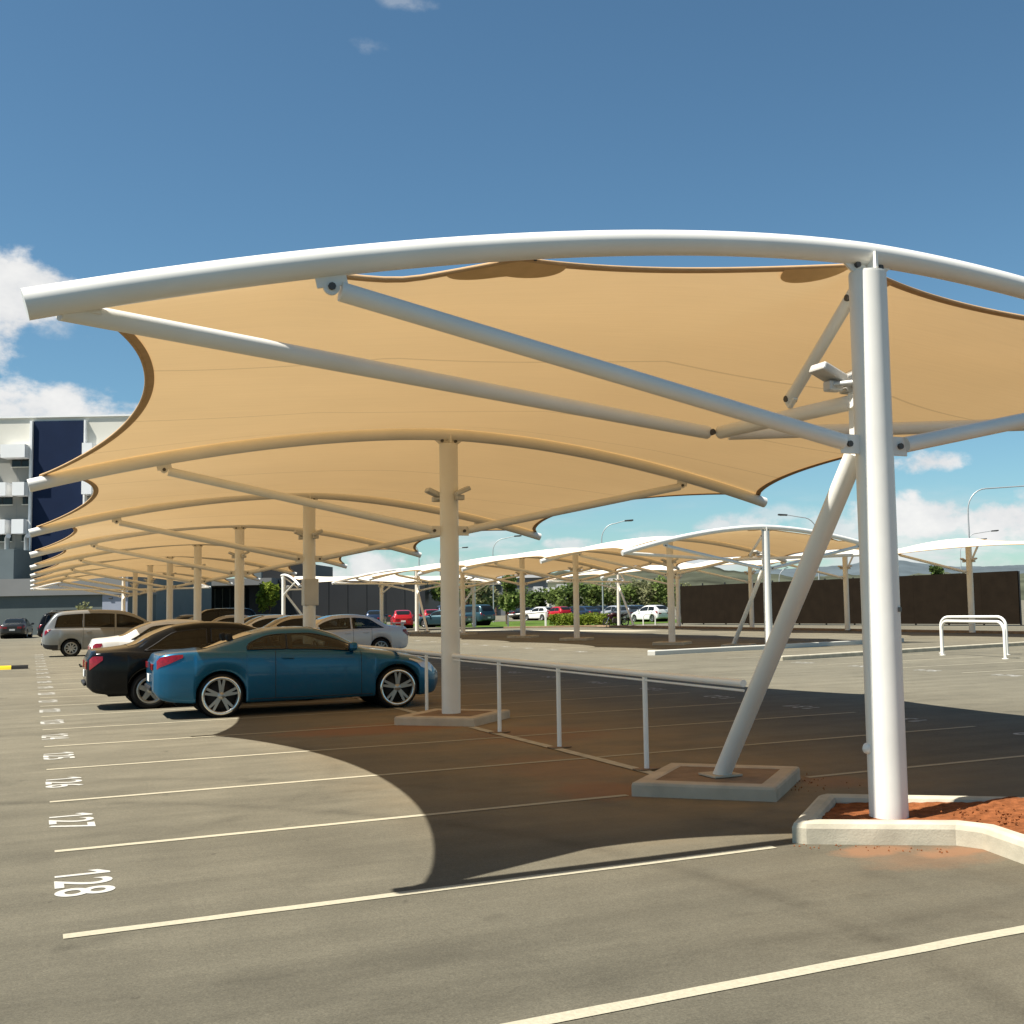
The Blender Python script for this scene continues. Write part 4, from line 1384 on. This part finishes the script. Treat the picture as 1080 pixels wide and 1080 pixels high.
# ------------------------------------------------------------------ motorbike
def motorbike():
    x, y = at_px(633, 88.5)
    r = empty('motorbike', (x, y, 0), -YAW - .02)
    tag(r, 'dark maroon motorbike parked by the right row end post', 'motorbike')
    for wx in (.32, 1.72):
        w = MB().lathe([(.22, -.05), (.27, -.075), (.315, -.05), (.32, 0), (.315, .05), (.27, .075), (.22, .05)], 24, 'Y', (wx, 0, .32)).build('wheel', M['tyre'], r)
        rm = MB().lathe([(.23, -.03), (.21, 0), (.23, .03)], 20, 'Y', (wx, 0, .32))
        for k in range(5):
            a = 2 * math.pi * k / 5
            rm.tube([(wx, 0, .32), (wx + .22 * math.cos(a), 0, .32 + .22 * math.sin(a))], .018, 6)
        rm.build('rim', M['alloy'], w)
    MB().tube([(.32, -.09, .32), (.62, -.09, .92)], .03, 8).tube([(.32, .09, .32), (.62, .09, .92)], .03, 8).build('front_fork', M['chrome'], r)
    MB().box((.98, 0, .46), (.50, .34, .36), None, .08).tube([(1.05, .2, .30), (1.85, .22, .36)], .05, 10).build('engine', M['bolt'], r)
    MB().tube([(.55, 0, .86), (.75, 0, .90), (1.0, 0, .90), (1.2, 0, .80)], [.10, .18, .17, .10], 16).build('fuel_tank', M['maroon'], r)
    MB().tube([(.38, 0, .78), (.5, 0, .86), (.62, 0, .82), (.74, 0, .6)], [.08, .17, .19, .12], 14).build('fairing', M['maroon'], r)
    MB().tube([(1.12, 0, .80), (1.4, 0, .80), (1.7, 0, .92), (1.95, 0, .98)], [.11, .13, .11, .05], 14).build('seat', M['trim'], r)
    MB().tube([(1.0, 0, .45), (1.72, 0, .32)], .05, 8).build('swing_arm', M['bolt'], r)
    MB().tube([(.66, -.36, 1.02), (.62, 0, .98), (.66, .36, 1.02)], .02, 8).build('handlebar', M['trim'], r)
    MB().add([(.40, -.14, .9), (.40, .14, .9), (.58, .12, 1.16), (.58, -.12, 1.16)], [(0, 1, 2, 3)]).build('screen', M['carglass'], r)
motorbike()

# ------------------------------------------------------------------ speed hump at the left edge
def post_details():
    first = next(o for o in bpy.data.objects if o.get('label', '').startswith('large white end frame'))
    MB().box((.075, -.130, 1.66), (.055, .006, .035), Matrix.Rotation(R(28), 3, 'Z')).build('maker_plate', M['bolt'], first)
    MB().lathe([(.0001, -.025), (.03, -.022), (.042, 0), (.042, .03)], 16, 'Y', (-.135, .03, .62)).build('conduit_cover', M['white'], first)
post_details()
r_ = empty('speed_hump', (-.06, 42.0, 0))
tag(r_, 'yellow and black rubber speed hump end at the left edge of the aisle', 'speed hump')
for i in range(8):
    x = -.42 * 0 - i * .5
    mb = MB()
    pr = [(-.17, 0), (-.12, .035), (-.04, .055), (.04, .055), (.12, .035), (.17, 0)]
    vs = [(x, a, b) for a, b in pr] + [(x - .495, a, b) for a, b in pr]
    mb.add(vs, [(k, k + 1, 7 + k, 6 + k) for k in range(5)] + [tuple(range(6)), tuple(range(6, 12))[::-1]])
    mb.v = [(a_, b_, c_ * 2.2) for a_, b_, c_ in mb.v]
    mb.build('hump_segment', M['rubber'] if i % 4 == 0 else M['yellow'], r_)

# ------------------------------------------------------------------ street lamps
def street_lamp(px, dp, hz, arm, dirn, label, head_only=False, r=.075):
    x, y = at_px(px, dp)
    root = empty('street_lamp', (x, y, 0), -YAW + (0 if dirn > 0 else math.pi))
    tag(root, label, 'street lamp', 'street lamps over the car park')
    pts = [(0, 0, 0), (0, 0, hz * .45), (0, 0, hz - 1.7)]
    rs = [r, r * .8, r * .62]
    for k in range(1, 8):
        a = math.pi / 2 * k / 7
        pts.append((1.25 * (1 - math.cos(a)), 0, hz - 1.7 + 1.45 * math.sin(a)))
        rs.append(r * .55)
    pts.append((arm, 0, hz))
    rs.append(r * .45)
    MB().tube(pts, rs, 10).build('pole', M['galv'], root)
    hd = MB().box((arm + .3, 0, hz + .0), (.80, .30, .14), Matrix.Rotation(R(-4), 3, 'Y'), .04).build('lamp_head', M['dark'], root)
    MB().box((arm + .3, 0, hz - .075), (.5, .22, .02)).build('lens', M['lens'], hd)
street_lamp(634, 104, 9.2, 2.2, 1, 'grey street lamp with arm to the right, above the middle canopy row')
street_lamp(519, 124, 9.2, 2.4, 1, 'distant grey street lamp just right of the second post')
street_lamp(862, 98, 9.0, 2.6, -1, 'street lamp with arm to the left, behind the slanting stay')
street_lamp(1022, 76, 9.1, 6.5, 1, 'tall curved street lamp rising behind the white sail at right edge')
street_lamp(1018, 128, 9.0, 3.0, 1, 'small distant lamp just right of the tall curved street lamp')
street_lamp(1012, 150, 9.2, 2.8, 1, 'faintest far lamp low over the right white sail')
street_lamp(463, 150, 9.4, 3.0, 1, 'far street lamp left of the second post')
street_lamp(441, 112, 8.4, .5, -1, 'slim pole over the white end frame of the middle row')
street_lamp(820, 150, 6.2, .5, 1, 'thin far lamp pole standing behind the brown screen wall')

# ------------------------------------------------------------------ brown screen wall
def screen_wall():
    a, b = Vector((46.5, 79.5, 0)), Vector((52.3, 50.4, 0))
    d = (b - a)
    ang = math.atan2(d.y, d.x)
    root = empty('screen_wall', a, ang)
    tag(root, 'long dark brown mesh screen wall behind the right canopy row', 'screen wall')
    Ln = d.length
    n = 12
    for i in range(n):
        x0, x1 = Ln * i / n, Ln * (i + 1) / n
        h0, h1 = lerp(3.02, 3.22, i / n), lerp(3.02, 3.22, (i + 1) / n)
        mb = MB()
        x0 += .003
        x1 -= .003
        vs = [(x0, -.03, .1), (x1, -.03, .1), (x1, -.03, h1), (x0, -.03, h0), (x0, .03, .1), (x1, .03, .1), (x1, .03, h1), (x0, .03, h0)]
        mb.add(vs, [(0, 1, 2, 3), (7, 6, 5, 4), (0, 4, 5, 1), (1, 5, 6, 2), (2, 6, 7, 3), (3, 7, 4, 0)])
        mb.build('mesh_panel', M['screen'], root)
    for i in range(n + 1):
        MB().box((Ln * i / n, .10, 1.6), (.08, .08, 3.2)).build('post', M['darkwall'], root)
screen_wall()

# ------------------------------------------------------------------ office building at the left
def office():
    D0 = 112.0
    mpp = D0 / 1219.5
    x, y = at_px(33, D0)
    root = empty('office_building', (x, y, 0), -YAW)
    tag(root, 'large white and grey office block with tall navy panel at the left', 'building')
    U = lambda px: (px - 33) * mpp
    Z = lambda py: 1.74 + (651 - py) * mpp
    top = Z(442.5)
    def slab(name, px0, px1, py0, py1, y0, y1, mat, parent=root, bev=0.0):
        x0, x1 = U(px0), U(px1)
        z0, z1 = Z(py1), Z(py0)
        return MB().box(((x0 + x1) / 2, (y0 + y1) / 2, (z0 + z1) / 2), (x1 - x0, y1 - y0, z1 - z0), None, bev).build(name, mat, parent)
    MB().box(((U(140) + U(-500)) / 2, 12, top / 2 - .0), (U(140) - U(-500), 24, top)).build('wall', M['wallgrey'], root)
    slab('parapet_band', -500, 31, 442.3, 480, -.25, -.02, M['offwhite'])
    slab('parapet_band', 90, 140.1, 442.3, 480, -.25, -.02, M['offwhite'])
    slab('parapet_band', 31, 90, 442.3, 446, -.25, -.02, M['offwhite'])
    slab('coping', -500, 140.5, 440.6, 442.2, -.4, .5, M['bwhite'])
    slab('navy_panel', 34, 88.2, 446.2, 612, -.42, -.02, M['navy'])
    slab('trim_fin', 31.2, 33.8, 446, 604, -.7, -.03, M['bwhite'])
    slab('trim_fin', 88.5, 90.2, 446, 604, -.7, -.03, M['bwhite'])
    rows = [(472, 486, 494), (512, 526, 534), (551, 566, 573), (592, 604, 611)]
    def bay_(px0, px1, wx0, wx1, r):
        a, b, c = r
        hood = slab('sunshade_hood', px0, px1, a, b, -1.5, -.03, M['bwhite'])
        wn = slab('window', wx0, wx1, b + .3, c, -.10, -.03, M['winglass'])
        slab('window_frame', wx0 - .6, wx1 + .6, c + .05, c + .9, -.18, -.03, M['offwhite'], wn)
        slab('window_frame', (wx0 + wx1) / 2 - .3, (wx0 + wx1) / 2 + .3, b + .35, c - .05, -.16, -.105, M['dark'], wn)
    bay_(5, 30.5, 10, 30, rows[0])
    for r in rows[1:]:
        bay_(18, 30.5, 22, 30, r)
        bay_(-14, 11, -10, 11, r)
    bay_(-60, -20, -55, -22, rows[0])
    for r in rows[1:]:
        bay_(-50, -30, -46, -32, r)
    for r in rows[:3]:
        bay_(90.5, 101, 94, 101, r)
        bay_(112, 136, 114, 134, r)
    # recessed joints of the render
    for px in (15, -22, 104):
        slab('wall_joint', px, px + .5, 481, 640, -.012, .1, M['podium_light'])
    # plant room in front, with two ducts
    slab('plant_room', 12, 45, 585, 616, -6, -.03, M['plant'])
    for px in (22, 42):
        d = MB().tube([(U(px), -3, Z(586)), (U(px), -3, Z(572)), (U(px) + .4, -3.6, Z(570))], .22, 12).build('duct', M['galv'], root)
    return root
office()
def podium():
    D0 = 101.0
    mpp = D0 / 1219.5
    x, y = at_px(33, D0)
    root = empty('podium_building', (x, y, 0), -YAW)
    tag(root, 'low grey podium building in front of the office block', 'building')
    U = lambda px: (px - 33) * mpp
    Z = lambda py: 1.74 + (651 - py) * mpp
    MB().box(((U(-400) + U(134)) / 2, 3.4, Z(631) / 2), (U(134) - U(-400), 6.8, Z(631))).build('wall', M['podium'], root)
    MB().box(((U(-400) + U(134)) / 2, 3.3, (Z(631) + Z(613)) / 2 + .01), (U(134) - U(-400) + .3, 7.2, Z(613) - Z(631))).build('upper_band', M['podium_light'], root)
    MB().box(((U(108) + U(134.5)) / 2, -.06, Z(630.5) / 2), (U(134.5) - U(108), .12, Z(630.5) - .02)).build('blue_grey_panel', M['bluegrey'], root)
    MB().box((U(117), -.16, Z(635)), (.34, .16, .12), None, .03).build('wall_lamp', M['dark'], root)
podium()
def glass_building():
    D0 = 146.0
    mpp = D0 / 1219.5
    x, y = at_px(200, D0)
    root = empty('dark_glass_building', (x, y, 0), -YAW)
    tag(root, 'dark clad building with pale flat roof slab behind the near row', 'building')
    U = lambda px: (px - 200) * mpp
    Z = lambda py: 1.74 + (647 - py) * mpp
    def slab(name, px0, px1, py0, py1, y0, y1, mat, parent=root):
        x0, x1 = U(px0), U(px1)
        z0, z1 = Z(py1), Z(py0)
        return MB().box(((x0 + x1) / 2, (y0 + y1) / 2, (z0 + z1) / 2), (x1 - x0, y1 - y0, z1 - z0)).build(name, mat, parent)
    MB().box(((U(262) + U(447)) / 2, 9, Z(615) / 2), (U(447) - U(262), 18, Z(615))).build('wall', M['darkwall'], root)
    MB().box(((U(262) + U(322)) / 2, 9, (Z(615) + Z(598)) / 2), (U(322) - U(262), 14, Z(598) - Z(615))).build('upper_storey', M['darkwall'], root)
    MB().box(((U(135) + U(262)) / 2, 10, Z(618) / 2), (U(262) - U(135), 16, Z(618))).build('wall', M['darkwall'], root)
    slab('roof_slab', 138, 292, 613.5, 620.5, -3.0, 9, M['podium_light'])
    slab('upper_wall', 262, 276, 596, 613, -.6, 0, M['plant'])
    for i in range(9):
        px = 206 + i * 8
        w = slab('window', px, px + 7, 624, 645, 1.80, 1.99, M['winglass'])
        slab('window_frame', px + 7.1, px + 7.8, 623, 646, 1.7, 1.99, M['podium'], w)
    for i in range(7):
        px = 305 + i * 20
        slab('cladding_joint', px, px + .5, 617, 655, -.05, .0, M['dark'])
glass_building()
def warehouse():
    D0 = 210.0
    mpp = D0 / 1219.5
    x, y = at_px(500, D0)
    root = empty('warehouse', (x, y, 0), -YAW)
    tag(root, 'grey warehouse with low pitched roof above the trees', 'building')
    U = lambda px: (px - 500) * mpp
    Z = lambda py: 1.74 + (641 - py) * mpp
    MB().box(((U(487) + U(574)) / 2, 8, Z(612) / 2), (U(574) - U(487), 16, Z(612))).build('wall', M['shed'], root)
    x0, x1, z = U(484), U(577), Z(612)
    MB().add([(x0, -.5, z), (x1, -.5, z), (x1, 16.5, z), (x0, 16.5, z), (x0, 8, z + 1.6), (x1, 8, z + 1.6)], [(0, 1, 5, 4), (2, 3, 4, 5), (0, 4, 3), (1, 2, 5), (0, 3, 2, 1)]).build('roof', M['podium_light'], root)
    for px in (524, 532):
        MB().box((U(px), -.05, Z(620)), (.9, .12, 1.6)).build('window', M['winglass'], root)
    MB().box(((U(487) + U(522)) / 2, -.2, Z(622) / 2), (U(522) - U(487), .4, Z(622))).build('brick_annex', plain('brick_red_wall', (.20, .11, .085), .9, 0, .2, 1.0), root)
warehouse()
for i, (px, py, w, dp) in enumerate([(566, 627, 7, 165), (579, 628, 6, 168), (591, 625, 8, 170), (648, 619, 14, 190)]):
    x, y = at_px(px, dp)
    root = empty('garden_house', (x, y, 0), -YAW + .2)
    tag(root, ['white gabled hut leftmost among the far trees', 'small white hut between two others in the trees', 'larger white hut right of two small ones in trees', 'long pale shed roof above the trees behind the motorbike'][i], 'hut', 'white huts among the far trees')
    hz = 1.74 + (640 - py) * dp / 1219.5
    wd = w * dp / 1219.5
    MB().box((0, 0, hz / 2), (wd, 3, hz)).build('wall', M['offwhite'], root)
    MB().add([(-wd / 2 - .2, -1.7, hz), (wd / 2 + .2, -1.7, hz), (wd / 2 + .2, 1.7, hz), (-wd / 2 - .2, 1.7, hz), (-wd / 2 - .2, 0, hz + .9), (wd / 2 + .2, 0, hz + .9)], [(0, 1, 5, 4), (2, 3, 4, 5), (0, 4, 3), (1, 2, 5), (0, 3, 2, 1)]).build('roof', M['podium_light'], root)

# ------------------------------------------------------------------ hills
def hills(name, dist, prof, mat, amp, seed, depth):
    rg = random.Random(seed)
    vs, fs = [], []
    px0, px1 = prof[0][0], prof[-1][0]
    n = 420
    f = pchip(prof)
    ph = [rg.uniform(0, 6.28) for _ in range(14)]
    for i in range(n + 1):
        px = lerp(px0, px1, i / n)
        hor = 651 - .0188 * (px - 37)
        dd = ray_dir(px, hor)
        az = math.atan2(dd.x, dd.y)
        k = math.cos(az - YAW)
        h = max(.5, (hor - f(px)) * dist / k / 1219.5 * k)
        j = sum(math.sin(px * (.03 * 1.55 ** q) + ph[q]) / (1.25 ** q) for q in range(11)) * amp
        for s_, hh in ((0, 0), (.35, h * .45 + j * .5), (1, h + j), (1.6, h * .6)):
            r = dist / k + depth * (s_ - 1)
            vs.append((math.sin(az) * r, math.cos(az) * r, hh if s_ else -1))
    for i in range(n):
        for q in range(3):
            a = i * 4 + q
            fs.append((a, a + 4, a + 5, a + 1))
    struct(MB().add(vs, fs, True).build(name, mat))
hills('hillside', 620, [(-600, 640), (200, 634), (420, 625), (500, 616), (560, 608), (620, 600), (680, 597), (760, 601), (850, 606), (900, 606), (980, 606), (1080, 603), (1250, 598), (1500, 600)], M['hill'], .75, 5, 160)
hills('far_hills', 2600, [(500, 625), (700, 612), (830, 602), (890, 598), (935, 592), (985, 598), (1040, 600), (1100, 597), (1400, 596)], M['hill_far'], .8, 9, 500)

# ------------------------------------------------------------------ trees and planting
def tree(name, label, px, dp, h, cr, mat, group, seed, trunk_h=None, nleaf=900, cat='tree', ls=.22, loc=None):
    rg = random.Random(seed)
    x, y = loc or at_px(px, dp)
    root = empty(name, (x, y, 0), rg.uniform(0, 6))
    tag(root, label, cat, group)
    th = trunk_h or h * .38
    tk = MB().tube([(0, 0, 0), (rg.uniform(-.1, .1), rg.uniform(-.1, .1), th * .6), (rg.uniform(-.15, .15), 0, th), (0, .1, h * .72)], [h * .024 + .02, h * .019 + .015, h * .014 + .01, .015], 8)
    cl = []
    for k in range(11):
        a = rg.uniform(0, 6.28)
        rr = cr * rg.uniform(.15, .78)
        zz = lerp(th * .85, h * .92, rg.random() ** .8)
        shrink = 1 - .5 * max(0, (zz - th) / (h - th)) ** 1.5
        c = Vector((math.cos(a) * rr * shrink, math.sin(a) * rr * shrink, zz))
        cl.append((c, cr * rg.uniform(.28, .50)))
        tk.tube([(0, 0, lerp(th * .6, zz, .35)), tuple(c * .6 + Vector((0, 0, zz * .32))), tuple(c)], [h * .009 + .008, h * .006 + .006, .006], 6)
    tk.build('trunk', M['bark'], root)
    vs, fs = [], []
    for k in range(nleaf):
        c, r = cl[rg.randrange(len(cl))]
        d = Vector((rg.gauss(0, 1), rg.gauss(0, 1), rg.gauss(0, .8)))
        d = d.normalized() * r * (rg.random() ** .45)
        p = c + d
        s_ = ls * rg.uniform(.6, 1.35)
        u = Vector((rg.gauss(0, 1), rg.gauss(0, 1), rg.gauss(0, .6))).normalized()
        w = u.cross(Vector((rg.gauss(0, 1), rg.gauss(0, 1), rg.gauss(0, 1)))).normalized()
        b = len(vs)
        vs += [(p + u * s_)[:], (p + w * s_ * .55)[:], (p - u * s_)[:], (p - w * s_ * .55)[:]]
        fs.append((b, b + 1, b + 2, b + 3))
    MB().add(vs, fs).build('crown', mat, root, recalc=False)
    return root
trees = [
 (533, 108, 5.0, 1.35, 'leaf1', 'slim green tree on the lawn right of the teal cars', 1400),
 (508, 128, 5.2, 2.2, 'leaf3', 'broad olive tree behind the teal cars', 1200),
 (545, 138, 5.0, 2.5, 'leaf2', 'dark tree above the far end of the lawn', 1200),
 (566, 134, 4.2, 2.3, 'leaf2', 'dark low tree behind the white sedan beyond the lawn', 1200),
 (586, 132, 4.6, 2.4, 'leaf1', 'green tree behind the white hatchback', 1200),
 (604, 134, 5.0, 2.6, 'leaf2', 'dark green tree behind the red hatchback by the hedge', 1200),
 (624, 136, 5.2, 2.6, 'leaf1', 'green tree above the charcoal hatchback', 1200),
 (644, 138, 5.4, 2.6, 'leaf3', 'olive tree above the motorbike', 1200),
 (662, 134, 5.3, 2.6, 'leaf1', 'green tree behind the right row end post', 1200),
 (680, 134, 5.8, 2.8, 'leaf3', 'pale olive tree above the dark blue sedan', 1300),
 (699, 132, 5.6, 2.7, 'leaf1', 'green tree above the white hatchback at the wall end', 1300),
 (716, 136, 5.4, 2.7, 'leaf3', 'pale olive tree at the left end of the screen wall', 1300),
 (493, 140, 5.6, 2.4, 'leaf2', 'dark tree just right of the second post', 1200),
 (985, 104, 4.9, 1.0, 'leaf2', 'tall thin tree rising above the brown screen wall', 900),
 (158, 120, 4.6, 1.4, 'leaf1', 'small green tree before the dark building, by the sixth post', 1000),
 (284, 126, 4.6, 1.7, 'leaf4', 'bright green tree beside the back canopy end frame', 1100),
 (470, 150, 6.0, 2.6, 'leaf1', 'green tree at the right end of the dark building', 1000),
]
for i, (px, dp, h, cr, mt, lab, nl) in enumerate(trees):
    tree('tree', lab, px, dp + (14 if 540 < px < 720 else 0), h * (.80 if 540 < px < 720 else 1), cr, M[mt], 'trees round the car park', 100 + i, None, nl, 'tree', .24)
tree('sapling', 'thin sapling in front of the grey podium wall', 88, 98, 2.9, .95, M['leaf3'], None, 55, 1.1, 260, 'sapling', .16)
def hedge():
    rg = random.Random(21)
    a, b = Vector((*at_px(576, 93), 0)), Vector((*at_px(642, 90), 0))
    vs, fs = [], []
    d = b - a
    nrm = Vector((-d.y, d.x, 0)).normalized()
    for k in range(6500):
        t = rg.random()
        hh = .88 + .13 * math.sin(t * 23) + .08 * math.sin(t * 61 + 1)
        p = a + d * t + nrm * rg.uniform(-.1, 1.8) + Vector((0, 0, hh * rg.random() ** .55))
        s_ = .085 * rg.uniform(.6, 1.4)
        u = Vector((rg.gauss(0, 1), rg.gauss(0, 1), rg.gauss(0, 1))).normalized()
        w = u.cross(Vector((rg.gauss(0, 1), rg.gauss(0, 1), rg.gauss(0, 1)))).normalized()
        c = len(vs)
        vs += [(p + u * s_)[:], (p + w * s_ * .6)[:], (p - u * s_)[:], (p - w * s_ * .6)[:]]
        fs.append((c, c + 1, c + 2, c + 3))
    o = MB().add(vs, fs).build('hedge', M['leaf4'], None, False)
    tag(o, 'low bright green hedge left of the motorbike', 'hedge')
hedge()
def ramp_rail():
    x, y = at_px(534, 92)
    r = empty('ramp_rail', (x, y, 0), -YAW)
    tag(r, 'white rail ending in a square post at the left end of the hedge', 'rail')
    MB().tube([(0, 0, 1.0), (2.95, 0, 1.22)], .07, 10).build('rail', M['white'], r)
    MB().box((2.98, 0, .63), (.16, .16, 1.26), None, .02).build('post', M['white'], r)
    MB().box((0, 0, .5), (.12, .12, 1.0), None, .02).build('post', M['white'], r)
ramp_rail()
def bike_guard():
    x, y = at_px(676, 92)
    r = empty('barrier_hoop', (x, y, 0), -YAW)
    o = MB().tube([(0, 0, 0), (0, 0, .7), (.15, 0, .9), (.8, 0, .9), (.95, 0, .7), (.95, 0, 0)], .05, 10).build('tube', M['white'], r)
    tag(r, 'small white hoop before the grey hatchback', 'barrier hoop')
bike_guard()
